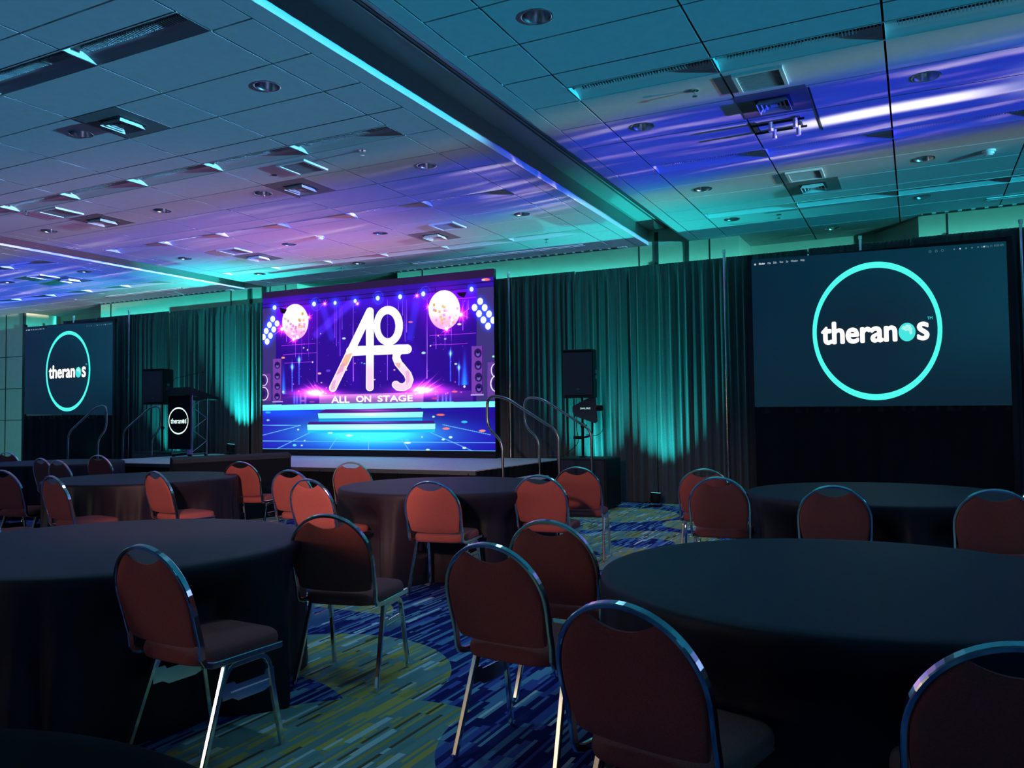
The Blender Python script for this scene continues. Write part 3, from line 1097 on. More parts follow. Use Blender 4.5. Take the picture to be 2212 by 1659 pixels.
def stairs(label, x0, x1, ya, yb, d):
    """three steps going down from the stage in direction d (+1 right, -1 left)"""
    t = thing('stage_stairs', label, 'stairs', (x0, (ya + yb) / 2, 0), 0, 'stair units at the stage ends')
    for k in range(3):
        z = SZ * (3 - k) / 4
        xa = d * (0.02 + 0.27 * k); xb = d * (0.02 + 0.27 * (k + 1))
        b = MB(); b.box(min(xa, xb), max(xa, xb), ya - (ya + yb) / 2, yb - (ya + yb) / 2, z - 0.04, z); b.build('step', stage_m, t)
    for y in (ya - (ya + yb) / 2 + 0.03, yb - (ya + yb) / 2 - 0.03):
        b = MB(); b.tube([(d * 0.03, y, SZ * 0.75 - 0.04), (d * 0.83, y, 0.10)], 0.02); b.tube([(d * 0.80, y, 0.12), (d * 0.80, y, 0.0)], 0.015); b.tube([(d * 0.06, y, SZ * .75 - 0.04), (d * 0.06, y, 0.0)], 0.015); b.build('stringer', track_m, t)
    return t


def arc_pts(pts, r=0.12, n=6):
    """round the corners of a polyline"""
    P = [Vector(p) for p in pts]
    out = [P[0]]
    for i in range(1, len(P) - 1):
        a = (P[i - 1] - P[i]); b_ = (P[i + 1] - P[i])
        rr = min(r, a.length * 0.48, b_.length * 0.48)
        p0 = P[i] + a.normalized() * rr; p1 = P[i] + b_.normalized() * rr
        for k in range(n + 1):
            s = k / n
            out.append((1 - s) ** 2 * p0 + 2 * s * (1 - s) * P[i] + s * s * p1)
    out.append(P[-1])
    return [tuple(p) for p in out]


def handrail(label, x0, y, d, zo=0.0):
    t = thing('stair_handrail', label, 'handrail', (x0, y, 0), 0, 'looped handrails of the stage stairs')
    # upper post rises at the stage edge, jogs over the deck, tops out and slopes down over the steps
    p = [(d * 0.12, 0, 0.30), (d * 0.12, 0, 1.02), (-d * 0.10, 0, 1.20), (-d * 0.10, 0, 1.62), (d * 0.16, 0, 1.60), (d * 0.92, 0, 1.14), (d * 0.92, 0, 0.02)]
    b = MB(); b.tube(arc_pts(p, 0.13, 8), 0.019, n=12, up0=(0, 1, 0)); b.build('rail_tube', dchrome_m, t)
    b = MB(); b.box(d * 0.12 - 0.03, d * 0.12 + 0.03, -0.03, 0.03, 0.28, 0.32); b.build('bracket', track_m, t)
    b = MB(); b.cyl((d * 0.92, 0, 0.0), (d * 0.92, 0, 0.02), 0.03); b.build('foot', black_m, t)
    return t


stairs('carpeted steps at the right end of the stage', SX1, 0, 9.42, 10.48, 1)
stairs('carpeted steps at the left end of the stage', SX0 - 0.1, 0, 9.42, 10.48, -1)
handrail('near looped handrail of the right stage stairs', SX1 + 0.01, 9.38, 1)
handrail('far looped handrail of the right stage stairs, ending before the loudspeaker stand', SX1 + 0.01, 10.52, 1)
handrail('near looped handrail of the left stage stairs, in front of the left screen', -12.69, 9.40, -1)
handrail('far looped handrail of the left stage stairs, in front of the left loudspeaker', -12.69, 10.52, -1)

# ------------------------------------------------------------------ video wall (LED) with its picture
LX0, LX1, LY, LZ0, LZ1 = -11.06, -6.09, 11.55, 0.785, 3.755
# picture drawn in a flat frame whose four corners are the wall's corners
quad = [(90, 1364), (1762, 1368), (1743, 66), (92, 238)]     # BL BR TR TL in drawing units


def homog(dst):
    src = [(0, 0), (1, 0), (1, 1), (0, 1)]
    A = []
    B = []
    for (u, v), (x, y) in zip(src, dst):
        A.append([u, v, 1, 0, 0, 0, -u * x, -v * x]); B.append(x)
        A.append([0, 0, 0, u, v, 1, -u * y, -v * y]); B.append(y)
    h = np.linalg.solve(np.array(A, float), np.array(B, float))
    return np.append(h, 1).reshape(3, 3)


HM = homog(quad)
NU, NV = 640, 384
uu, vv = np.meshgrid(np.linspace(0, 1, NU + 1), np.linspace(0, 1, NV + 1))
den = HM[2, 0] * uu + HM[2, 1] * vv + 1
X = (HM[0, 0] * uu + HM[0, 1] * vv + HM[0, 2]) / den
Yp = (HM[1, 0] * uu + HM[1, 1] * vv + HM[1, 2]) / den
img = np.zeros(X.shape + (3,))


def s01(x):
    x = np.clip(x, 0, 1)
    return x * x * (3 - 2 * x)


def over(mask, col):
    c = np.array(col, float) / 255
    img[:] = img * (1 - mask[..., None]) + c * mask[..., None]


def addc(mask, col):
    img[:] = img + np.array(col, float) / 255 * mask[..., None]


def seg(x0, y0, x1, y1):
    dx, dy = x1 - x0, y1 - y0
    t_ = np.clip(((X - x0) * dx + (Yp - y0) * dy) / (dx * dx + dy * dy), 0, 1)
    return np.hypot(X - x0 - t_ * dx, Yp - y0 - t_ * dy), t_


def cap(x0, y0, x1, y1, r, soft=1.6):
    return np.clip((r - seg(x0, y0, x1, y1)[0]) / soft + .5, 0, 1)


def ell(cx, cy, rx, ry, soft=1.6):
    q = np.hypot((X - cx) / rx, (Yp - cy) / ry)
    return np.clip((1 - q) * min(rx, ry) / soft + .5, 0, 1)


def glow(cx, cy, rx, ry, p=2.0):
    q = np.hypot((X - cx) / rx, (Yp - cy) / ry)
    return np.exp(-(q ** p))


def poly(pts, soft=1.5):
    """convex polygon coverage"""
    d = np.full(X.shape, 1e9)
    n = len(pts)
    cx = sum(p[0] for p in pts) / n; cy = sum(p[1] for p in pts) / n
    for i in range(n):
        x0, y0 = pts[i]; x1, y1 = pts[(i + 1) % n]
        nx, ny = (y1 - y0), -(x1 - x0)
        L = math.hypot(nx, ny) + 1e-9
        if (cx - x0) * nx + (cy - y0) * ny < 0: nx, ny = -nx, -ny
        d = np.minimum(d, ((X - x0) * nx + (Yp - y0) * ny) / L)
    return np.clip(d / soft + .5, 0, 1)


def lerp(a, b, t_): return a + (b - a) * t_
def topline(f):   # line parallel to the top, f px below it at the left/right
    return lambda x: lerp(238 + f[0], 66 + f[1], (x - 92) / 1651.0)


rs = np.random.RandomState(4)
over(np.ones(X.shape), (38, 14, 128))
addc(glow(880, 620, 700, 420), (10, 2, 22))
addc(glow(250, 300, 260, 160), (50, 0, 90)); addc(glow(1450, 230, 300, 170), (50, 0, 90))
addc(glow(850, 300, 700, 70), (22, 8, 70))
over(poly([(88, 300), (188, 300), (188, 1060), (88, 1060)]) * .95, (60, 50, 118))
over(poly([(1625, 160), (1765, 150), (1765, 1030), (1625, 1030)]) * .95, (62, 52, 120))
# light beams
for x0, y0, x1, y1, r, c in ((520, 320, 590, 560, 22, (20, 30, 90)), (1200, 280, 1150, 560, 24, (10, 30, 90)), (740, 300, 480, 540, 26, (40, 25, 110)), (600, 420, 760, 900, 40, (8, 0, 26)), (1050, 420, 1250, 900, 60, (8, 0, 26))):
    addc(cap(x0, y0, x1, y1, r, 22) * .6, c)
# truss band at the top
tl = topline((45, 58)); over((Yp < tl(X)) * 1.0, (42, 26, 66))
tl2 = topline((118, 130)); m_ = ((Yp >= tl(X)) & (Yp < tl2(X))) * 1.0
over(m_, (52, 22, 165))
for f in ((85, 92), (112, 124)):
    tk = topline(f); over(np.clip(3.0 - np.abs(Yp - tk(X)), 0, 1), (28, 14, 80))
for x in (490, 692, 895, 1108, 1330, 1555):
    over(cap(x, topline((85, 92))(x), x, topline((118, 126))(x), 3), (28, 14, 80))
# hanging light strings
for x, y1, c, r in ((484, 880, (255, 150, 240), 2.4), (745, 872, (235, 140, 240), 2.4), (990, 862, (200, 140, 255), 2.2), (1273, 850, (255, 150, 240), 2.6),
                    (612, 560, (200, 120, 255), 1.5), (624, 620, (220, 130, 255), 1.5), (650, 690, (230, 130, 255), 2), (664, 500, (200, 120, 255), 1.5), (743, 560, (200, 120, 255), 1.3), (1098, 400, (190, 130, 255), 1.5), (1127, 520, (220, 140, 255), 2), (1115, 590, (180, 120, 255), 1.5), (1068, 360, (180, 120, 255), 1.5), (1527, 505, (210, 120, 255), 2), (1557, 425, (230, 130, 255), 2), (1568, 355, (230, 130, 255), 2), (1540, 300, (230, 130, 255), 1.5), (265, 590, (220, 110, 255), 1.5), (1445, 640, (210, 110, 240), 1.3), (1336, 640, (210, 110, 240), 1.3), (1400, 660, (210, 110, 240), 1.3), (330, 700, (180, 90, 230), 1.3), (375, 720, (180, 90, 230), 1.3), (425, 700, (180, 90, 230), 1.3)):
    y0 = 330 if x < 800 else 290
    d, tt_ = seg(x, y0, x, y1)
    addc(np.clip(r + .2 - d, 0, 1) * (.2 + .5 * tt_), c)
for (x0, y0, x1, y1) in ((230, 620, 470, 602), (240, 685, 480, 668), (1290, 545, 1620, 525), (1300, 612, 1560, 600), (250, 745, 440, 735), (1290, 300, 1620, 270)):
    addc(np.clip(2.2 - seg(x0, y0, x1, y1)[0], 0, 1) * .6, (220, 70, 180))
# floor
fl = lambda x: lerp(1088, 1050, (x - 90) / 1670.0)
m_ = (Yp > fl(X)) * 1.0
over(m_, (34, 14, 165)); over(m_ * glow(860, 1120, 2200, 70) * .5, (30, 10, 110))
addc(m_ * glow(870, 1270, 620, 150), (0, 110, 90)); addc(m_ * glow(870, 1240, 430, 85), (40, 190, 60))
addc(m_ * glow(240, 1090, 330, 55), (0, 60, 110))
for (x0, y0, x1, y1) in ((90, 1306, 1762, 1307), (90, 1265, 365, 1192), (192, 1363, 460, 1230), (572, 1363, 645, 1255), (855, 1366, 855, 1265), (1145, 1364, 1070, 1255), (1602, 1368, 1295, 1235), (1725, 1250, 1385, 1180), (92, 1362, 1762, 1366), (90, 1192, 365, 1192)):
    over(np.clip(3.0 - seg(x0, y0, x1, y1)[0], 0, 1) * .85, (110, 205, 250))
# blue side cones, mic stands
for cx, y0, y1, wd in ((242, 700, 960, 9), (1540, 600, 890, 13)):
    k = np.clip((Yp - y0) / (y1 - y0), 0, 1) * (Yp < y1 + 6)
    addc(np.exp(-((X - cx) / (wd * (.5 + k))) ** 2) * k ** 1.5, (10, 150, 255))
for cx, y0, y1 in ((305, 770, 950), (355, 720, 900), (1440, 670, 870), (1500, 770, 900)):
    addc(np.clip(5 - np.abs(X - cx), 0, 1) * ((Yp > y0) & (Yp < y1)) * (.5 + .5 * np.sin(Yp * .9)), (40, 110, 230))
    addc(glow(cx, y0, 12, 16), (60, 160, 255)); addc(glow(cx, y0, 4, 30), (80, 160, 255))
# back of platform
over(poly([(232, 985), (1600, 935), (1600, 1022), (232, 1040)]), (66, 30, 150))
over(poly([(500, 972), (1248, 950), (1248, 1022), (500, 1032)]), (150, 95, 185))
addc(glow(880, 975, 420, 22), (70, 40, 50))
for x in (320, 340, 365, 400, 1350, 1385, 1410, 1440):
    addc(glow(x, 1005, 7, 34), (40, 90, 180))
# pink splashes
for cx, cy, s_ in ((470, 960, 1), (1245, 935, 1.15)):
    addc(glow(cx, cy, 165 * s_, 26 * s_), (255, 60, 190)); addc(glow(cx, cy - 12, 90 * s_, 40 * s_), (255, 60, 190)); addc(glow(cx, cy, 55 * s_, 20), (200, 190, 120))
for (x0, y0, x1, y1) in ((480, 960, 370, 880), (490, 960, 400, 840), (500, 960, 450, 850), (530, 950, 470, 890), (440, 960, 350, 920), (1180, 940, 1290, 820), (1230, 930, 1370, 790), (1260, 930, 1400, 830), (1300, 930, 1410, 880), (1200, 930, 1330, 830)):
    d, tt_ = seg(x0, y0, x1, y1)
    addc(np.clip(1 - d / (11 * (1.05 - tt_)), 0, 1) * (1 - tt_) , (255, 90, 200))
for k in range(26):
    cx = rs.uniform(300, 620) if k % 2 else rs.uniform(1120, 1530)
    addc(glow(cx, 965 - rs.exponential(22), 4, 4), (255, 90, 160))
# cyan stage edge and steps
e0 = lambda x: lerp(1047, 1010, (x - 90) / 1670.0)
over(((Yp > e0(X)) & (Yp < fl(X))) * 1.0, (95, 240, 248))
addc(((Yp > e0(X)) & (Yp < fl(X))) * glow(1000, 1040, 900, 40), (60, 30, 5))
over(poly([(545, 1075), (1190, 1062), (1246, 1090), (490, 1104)]), (70, 25, 130)); addc(glow(880, 1080, 160, 9), (90, 60, 70))
over(poly([(490, 1104), (1246, 1090), (1241, 1130), (496, 1143)]), (130, 245, 250)); addc(glow(880, 1110, 230, 14), (90, 10, 10))
over(poly([(497, 1148), (1240, 1135), (1240, 1155), (497, 1168)]), (20, 170, 225))
over(poly([(430, 1166), (1320, 1152), (1334, 1174), (413, 1186)]), (60, 30, 130)); addc(glow(880, 1165, 200, 8), (60, 50, 80))
over(poly([(413, 1186), (1334, 1174), (1331, 1214), (416, 1226)]), (150, 250, 252)); addc(glow(880, 1200, 260, 14), (60, 5, 5))
over(poly([(418, 1228), (1330, 1216), (1330, 1235), (418, 1246)]), (30, 190, 235))
# speaker towers
def tower(x0, x1, y0, y1, circ, r):
    over(poly([(x0, y0), (x1, y0 - 3), (x1 + 2, y1), (x0, y1 + 3)]), (118, 62, 168))
    over(poly([(x1 - 8, y0), (x1, y0 - 3), (x1 + 2, y1), (x1 - 8, y1)]), (75, 35, 120))
    for cx, cy in circ:
        over(ell(cx, cy, r * .9, r * 1.15), (38, 22, 96)); over(ell(cx, cy + 6, r * .45, r * .55), (110, 90, 190)); over(ell(cx, cy - 5, r * .35, r * .3), (28, 14, 60))
    over(poly([(x0 - 4, y1), (x1 + 5, y1 - 2), (x1 + 5, y1 + 6), (x0 - 4, y1 + 8)]), (190, 170, 230))
tower(166, 232, 716, 1020, [(198, 760), (198, 838), (198, 912), (196, 985)], 22)
tower(1590, 1672, 620, 962, [(1635, 668), (1637, 755), (1640, 840), (1643, 918)], 29)
over(poly([(88, 822), (148, 820), (150, 1016), (88, 1020)]), (105, 55, 150)); over(poly([(1703, 735), (1765, 730), (1765, 985), (1703, 980)]), (105, 60, 158))
for cx, cy, r in ((98, 868, 30), (98, 965, 36), (1765, 790, 38), (1767, 885, 44)):
    over(ell(cx, cy, r * 1.0, r * 1.35), (235, 240, 255)); over(ell(cx, cy, r * .82, r * 1.2), (60, 35, 120)); over(ell(cx - 6, cy, r * .5, r * .7), (36, 20, 86))
# disco balls
for cx, cy, rx, ry, sd in ((328, 447, 94, 127, 1), (1395, 360, 112, 139, 2)):
    addc(glow(cx, cy, rx * 1.35, ry * 1.3, 3) * .5, (120, 0, 110))
    bm = ell(cx, cy, rx, ry)
    over(bm, (255, 252, 246))
    k = s01((Yp - (cy - .05 * ry)) / (ry * .95))
    over(bm * k * .9, (242, 160, 226))
    r2 = np.random.RandomState(sd)
    for q in range(46):
        a, b_ = r2.uniform(-.85, .85), r2.uniform(-.2, .95)
        if a * a + b_ * b_ > .9: continue
        px, py = cx + a * rx, cy + b_ * ry
        col = [(255, 255, 255), (230, 130, 215), (250, 200, 235), (225, 175, 110), (205, 110, 200)][r2.randint(5)]
        over(bm * poly([(px - 8, py - 9), (px + 8, py - 9), (px + 8, py + 9), (px - 8, py + 9)]) * .7, col)
    for (a, b_) in ((.55, -.45) if sd == 1 else (-.65, -.25), (.3, -.1) if sd == 1 else (-.55, .05)):
        px, py = cx + a * rx, cy + b_ * ry
        over(bm * poly([(px - 7, py - 10), (px + 7, py - 10), (px + 7, py + 10), (px - 7, py + 10)]), (222, 165, 80))
over(poly([(212, 345), (268, 360), (250, 390), (225, 385)]), (24, 8, 40)); over(poly([(1480, 238), (1555, 232), (1535, 275), (1500, 262)]), (24, 8, 40))
# starbursts
for cx, cy, s_ in ((232, 500, 1.25), (315, 575, .8), (425, 415, .6), (1512, 395, 1.5), (1412, 500, .85), (1285, 340, .6), (540, 318, .5), (1200, 260, .5), (775, 318, .4)):
    addc(glow(cx, cy, 26 * s_, 26 * s_), (255, 40, 170)); addc(glow(cx, cy, 9 * s_, 9 * s_), (255, 255, 255))
    for a in (20, 62, 100, 145, 190, 240, 285, 325):
        L = 75 * s_ * (1 if a % 2 else .7)
        d, tt_ = seg(cx, cy, cx + L * math.cos(math.radians(a)), cy + L * math.sin(math.radians(a)))
        addc(np.clip(1 - d / (4.5 * (1.05 - tt_)), 0, 1) * (1 - tt_ * .7), (255, 90, 190))
# spots on the truss, side lamp panels
for cx, cy in ((178, 346), (463, 320), (614, 312), (758, 298), (920, 278), (1080, 268), (1245, 247), (1588, 214)):
    s_ = .8 if cx in (614, 758) else 1
    addc(glow(cx, cy, 28, 32), (10, 60, 220)); over(ell(cx, cy, 13.5 * s_, 17 * s_), (225, 255, 255))
for cx, cy in ((478, 322), (925, 275), (1262, 240)):
    q = np.hypot((X - cx) / 36, (Yp - cy) / 46)
    addc(np.clip(1 - np.abs(q - 1) * 20, 0, 1) * .5, (50, 110, 230))
for pts, rx, ry in ((((165, 428), (196, 460), (141, 470), (172, 503), (118, 514), (148, 548), (98, 557), (124, 590)), 17, 22), (((1650, 300), (1610, 344), (1682, 345), (1642, 388), (1713, 390), (1673, 432), (1742, 434), (1706, 476)), 20, 25)):
    for cx, cy in pts:
        addc(glow(cx, cy, 30, 34) * .8, (0, 40, 190))
    for cx, cy in pts:
        over(ell(cx, cy, rx, ry), (250, 255, 255))
over(ell(1690, 145, 30, 9, 5), (255, 120, 110)); over(ell(1672, 148, 12, 5, 3), (255, 240, 200))
# confetti
for (cx, cy, rx, ry, c) in ((240, 706, 13, 7, (255, 150, 140)), (565, 798, 16, 9, (90, 60, 220)), (502, 818, 13, 7, (255, 170, 190)), (678, 566, 13, 7, (190, 230, 255)), (1248, 668, 15, 8, (180, 230, 240)), (1155, 448, 16, 6, (240, 110, 150)), (1502, 463, 15, 7, (240, 240, 230)), (1402, 568, 8, 4, (200, 240, 255)), (1478, 746, 10, 6, (200, 240, 240)), (1370, 1110, 30, 7, (255, 110, 90)), (1320, 1124, 10, 6, (190, 255, 250)), (1540, 1160, 22, 9, (50, 190, 240)), (1410, 1208, 26, 8, (255, 130, 130)), (1668, 1222, 24, 8, (255, 150, 130)), (1442, 1270, 14, 8, (200, 250, 240)), (1390, 1286, 12, 7, (200, 250, 230)), (1135, 1312, 24, 7, (220, 240, 220)), (1540, 1345, 14, 8, (200, 250, 250)), (322, 1335, 14, 8, (90, 220, 240)), (374, 1336, 8, 5, (200, 250, 250)), (348, 1222, 8, 6, (190, 230, 250)), (130, 1100, 20, 8, (50, 170, 240)), (130, 1156, 11, 6, (150, 220, 255)), (715, 1262, 26, 7, (215, 250, 240)), (580, 1245, 18, 6, (180, 250, 240)), (778, 1302, 16, 6, (60, 220, 220)), (1128, 1290, 18, 7, (60, 220, 215)), (1055, 1260, 14, 6, (90, 230, 225)), (1280, 1360, 14, 6, (220, 250, 250)), (885, 1112, 22, 7, (235, 255, 255)), (1470, 943, 20, 7, (240, 100, 140)), (1330, 992, 26, 8, (190, 60, 170)), (448, 1022, 20, 6, (150, 70, 180)), (385, 1014, 22, 7, (180, 90, 200)), (452, 737, 6, 6, (255, 200, 240)), (388, 634, 5, 5, (240, 230, 255)), (416, 649, 5, 5, (240, 230, 255)), (1297, 617, 5, 5, (255, 255, 255)), (1352, 545, 5, 5, (255, 200, 240)), (510, 533, 4, 4, (220, 200, 255)), (757, 745, 4, 4, (255, 180, 230)), (806, 740, 6, 4, (90, 170, 255)), (825, 746, 7, 4, (90, 200, 255)), (695, 792, 7, 5, (255, 220, 220)), (1040, 790, 7, 5, (255, 190, 220)), (898, 860, 7, 5, (255, 170, 220)), (1238, 1270, 7, 7, (150, 230, 240)), (395, 1302, 7, 5, (170, 230, 250)), (810, 1270, 8, 5, (130, 240, 240)), (1540, 907, 8, 8, (230, 250, 255)), (240, 952, 8, 8, (190, 230, 255)), (516, 884, 6, 4, (255, 180, 200)), (1745, 692, 9, 7, (150, 255, 200))):
    over(ell(cx, cy, rx, ry, 2.5), c)
for k in range(70):
    cx, cy = rs.uniform(250, 1600), rs.uniform(360, 940)
    addc(glow(cx, cy, 2.2, 2.2) * rs.uniform(.2, .8), (200, 140, 255))
# big monogram
strokes = [((864, 372), (598, 922), 28), ((864, 372), (864, 916), 28), ((728, 657), (1130, 641), 34)]
S_path = [(1134, 645), (1085, 648), (1057, 672), (1053, 705), (1068, 742), (1100, 780), (1135, 822), (1149, 860), (1136, 896), (1105, 914), (1068, 912), (1050, 896)]
g = np.zeros(X.shape)
for (a, b_, r) in strokes: g = np.maximum(g, cap(*a, *b_, r))
for a, b_ in zip(S_path, S_path[1:]): g = np.maximum(g, cap(*a, *b_, 28))
q = np.hypot((X - 996) / 105, (Yp - 475) / 142)
ringm = np.clip((1 - q) * 105 / 1.6 + .5, 0, 1) * (1 - ell(992, 478, 54, 86))
g = np.maximum(g, ringm)
addc(np.zeros(X.shape), (0, 0, 0))
over(g, (255, 255, 255))
g2 = np.zeros(X.shape)
for (a, b_, r) in strokes[:2]: g2 = np.maximum(g2, cap(*a, *b_, r - 6))
for a, b_ in zip(S_path, S_path[1:]): g2 = np.maximum(g2, cap(*a, *b_, 22))
over(g2 * s01((Yp - 690) / 120) * .75, (238, 190, 228))
over(g2 * poly([(670, 690), (740, 668), (700, 760), (650, 770)]) * .9, (238, 178, 150))
over(g2 * poly([(630, 770), (690, 740), (670, 800), (625, 830)]) * .8, (225, 150, 190))
over(g2 * poly([(1040, 740), (1085, 740), (1080, 775), (1060, 775)]) * .9, (235, 175, 165))
over(g2 * poly([(1120, 800), (1145, 790), (1150, 870), (1125, 900)]) * .6, (225, 150, 205))
over(g2 * poly([(590, 880), (620, 860), (610, 930), (585, 935)]) * .6, (215, 150, 195))
img = np.clip(img, 0, 1.6)
lin_img = np.where(img <= .04045, img / 12.92, ((img + .055) / 1.055) ** 2.4)

t = thing('video_wall', 'large video wall showing a purple concert stage with a white monogram', 'video wall', ((LX0 + LX1) / 2, LY, SZ))
ow = (LX0 + LX1) / 2
xs_ = (LX0 - ow) + (LX1 - LX0) * uu
zs_ = (LZ0 - SZ) + (LZ1 - LZ0) * vv
co = np.stack([xs_, np.zeros_like(xs_), zs_], -1).reshape(-1, 3)
me = bpy.data.meshes.new('led_picture')
idx = np.arange((NU + 1) * (NV + 1)).reshape(NV + 1, NU + 1)
quads = np.stack([idx[:-1, :-1], idx[:-1, 1:], idx[1:, 1:], idx[1:, :-1]], -1).reshape(-1, 4)
me.vertices.add(len(co)); me.vertices.foreach_set('co', co.ravel())
me.loops.add(quads.size); me.loops.foreach_set('vertex_index', quads.ravel().astype(np.int32))
me.polygons.add(len(quads)); me.polygons.foreach_set('loop_start', np.arange(0, quads.size, 4, dtype=np.int32))
me.polygons.foreach_set('loop_total', np.full(len(quads), 4, dtype=np.int32))
me.update(calc_edges=True)
at = me.color_attributes.new('pixels', 'FLOAT_COLOR', 'POINT')
at.data.foreach_set('color', np.concatenate([lin_img, np.ones(X.shape + (1,))], -1).ravel().astype(np.float32))
M = bpy.data.materials.new('led_pixels')
M.use_nodes = True
nt = M.node_tree
nt.nodes.remove(nt.nodes['Principled BSDF'])
e_ = nt.nodes.new('ShaderNodeEmission'); a_ = nt.nodes.new('ShaderNodeVertexColor'); a_.layer_name = 'pixels'
nt.links.new(a_.outputs[0], e_.inputs[0]); e_.inputs[1].default_value = 1.12
nt.links.new(e_.outputs[0], nt.nodes['Material Output'].inputs[0])
me.materials.append(M)
o = bpy.data.objects.new('led_picture', me); COL.objects.link(o); o.parent = t
b = MB()
# cabinet grid behind the picture, 10 x 6 tiles
for i in range(10):
    for j in range(6):
        xa = LX0 - ow + (LX1 - LX0) * i / 10; xb = LX0 - ow + (LX1 - LX0) * (i + 1) / 10
        za = LZ0 - SZ + (LZ1 - LZ0) * j / 6; zb = LZ0 - SZ + (LZ1 - LZ0) * (j + 1) / 6
        b.box(xa + .003, xb - .003, 0.004, 0.09, za + .003, zb - .003)
for j in range(24):
    z = LZ0 - SZ + (LZ1 - LZ0) * (j + .5) / 24
    b.box(LX1 - ow, LX1 - ow + 0.012, 0.01, 0.05, z - 0.02, z + 0.02)
b.build('cabinet_frame', black_m, t)
b = MB(); b.box(LX0 - ow, LX1 - ow, 0.0, 0.2, 0.0, LZ0 - SZ); b.build('base_plinth', black_m, t)
b = MB()


def led_point(px, py, y):
    Hi = np.linalg.inv(HM)
    q_ = Hi @ np.array([px, py, 1.0]); u_, v_ = q_[0] / q_[2], q_[1] / q_[2]
    return (LX0 - ow + (LX1 - LX0) * u_, y, LZ0 - SZ + (LZ1 - LZ0) * v_)


for word, x0, x1, yb0, yb1, h in (('ALL', 590, 717, 1028, 1026, 46), ('ON', 768, 872, 1022, 1020, 44), ('STAGE', 922, 1170, 1018, 1012, 42)):
    vs, fs = text_mesh(word)
    xa = min(v[0] for v in vs); xb = max(v[0] for v in vs); zb = max(v[1] for v in vs); za = min(v[1] for v in vs)
    for q_ in range(8):
        out = []
        for v in vs:
            s_ = (v[0] - xa) / (xb - xa); r_ = (v[1] - za) / (zb - za)
            out.append(led_point(x0 + (x1 - x0) * s_ + 2.2 * math.cos(q_ * PI / 4), yb0 + (yb1 - yb0) * s_ - h * r_ + 2.2 * math.sin(q_ * PI / 4), -0.003))
        b.add(out, fs)
b.build('title_lettering', white_e, t)

# ------------------------------------------------------------------ lectern
t = thing('lectern', 'black truss lectern with an illuminated ring logo on its front panel', 'lectern', (-12.17, 10.6, SZ))
W2, D2 = 0.285, 0.42
b = MB(); b.box(-W2, W2, -0.03, 0.0, 0.14, 1.13, bev=0.004); b.build('front_panel', blackcloth_m, t)
for sx in (-1, 1):
    b = MB()
    x = sx * (W2 - 0.03)
    for y in (0.05, D2 - 0.02):
        b.tube([(x, y, 0), (x, y, 1.14)], 0.016, n=10)
    for k in range(5):
        z0_, z1_ = 0.08 + 0.21 * k, 0.08 + 0.21 * (k + 1)
        ya, yb = (0.05, D2 - 0.02) if k % 2 == 0 else (D2 - 0.02, 0.05)
        b.tube([(x, ya, z0_), (x, yb, z1_)], 0.008, n=8)
    for z in (0.06, 1.12):
        b.tube([(x, 0.05, z), (x, D2 - 0.02, z)], 0.010, n=8)
    b.build('side_truss', dchrome_m, t)
b = MB()
b.add([(-W2 + .02, -0.06, 1.15), (W2 + .04, -0.06, 1.15), (W2 + .04, 0.60, 1.05), (-W2 + .02, 0.60, 1.05), (-W2 + .02, -0.06, 1.28), (W2 + .04, -0.06, 1.28), (W2 + .04, 0.62, 1.10), (-W2 + .02, 0.62, 1.10)],
      [(0, 3, 2, 1), (4, 5, 6, 7), (0, 1, 5, 4), (1, 2, 6, 5), (2, 3, 7, 6), (3, 0, 4, 7)])
b.build('reading_top', black_m, t)
b = MB(); b.tube(arc_pts([(-0.16, -0.02, 1.28), (-0.16, -0.02, 1.45), (0.02, 0.12, 1.50), (0.22, 0.30, 1.57)], 0.08), 0.005, n=8); b.tube([(0.22, 0.30, 1.57), (0.27, 0.34, 1.575)], 0.012); b.build('gooseneck_microphone', black_m, t)
b = MB(); b.box(W2 - 0.10, W2 - 0.03, 0.0, 0.035, 0.05, 1.14); b.build('cable_duct', mat('duct_violet', (0.25, 0.2, 0.45), 0.4), t)
for x in (-0.2, W2 - 0.05):
    for y in (0.03, D2 - 0.02):
        b = MB(); b.cyl((x, y, 0), (x, y, 0.04), 0.035, n=14); b.build('foot', black_m, t)
b = MB(); logo(b, 0.0, 0.665, 0.335, -0.031, 0, 0.085, 0.83); lr = b.build('logo_ring', emis('logo_lamp_white', (0.75, 0.95, 0.9), 1.1), t)
b = MB(); wordmark(b, -0.205, 0.205, 0.615, 0.32, -0.033, 0, 0, 0, 0.03); b.build('wordmark', emis('logo_lamp_white', (0.75, 0.95, 0.9), 1.1), t)

# ------------------------------------------------------------------ loudspeakers, subs, stands
def loudspeaker(label, loc, rz):
    t = thing('loudspeaker', label, 'loudspeaker', loc, rz, 'main loudspeakers')
    b = MB()
    hw = 0.22
    ring = [(-hw, -0.2), (hw, -0.2), (hw, 0.02), (hw * .72, 0.2), (-hw * .72, 0.2), (-hw, 0.02)]
    b.loft([[(x, y, z) for x, y in ring] for z in (0, 0.70)], 0, caps=True, smooth=False)
    b.build('cabinet', black_m, t)
    b = MB(); b.box(-hw + 0.01, hw - 0.01, -0.222, -0.2, 0.035, 0.665, bev=0.008); b.build('grille', grille_m, t)
    for z in (0.0, 0.672):
        b = MB(); b.box(-hw, hw, -0.226, -0.2, z, z + 0.028, bev=0.004); b.build('bumper_strip', black_m, t)
    for z in (0.28, 0.36):
        b = MB(); b.box(hw - 0.002, hw + 0.012, -0.10, -0.02, z, z + 0.05); b.build('side_handle', track_m, t)
    b = MB(); b.box(-0.02, 0.02, -0.2235, -0.222, 0.12, 0.135); b.build('badge', track_m, t)
    return t


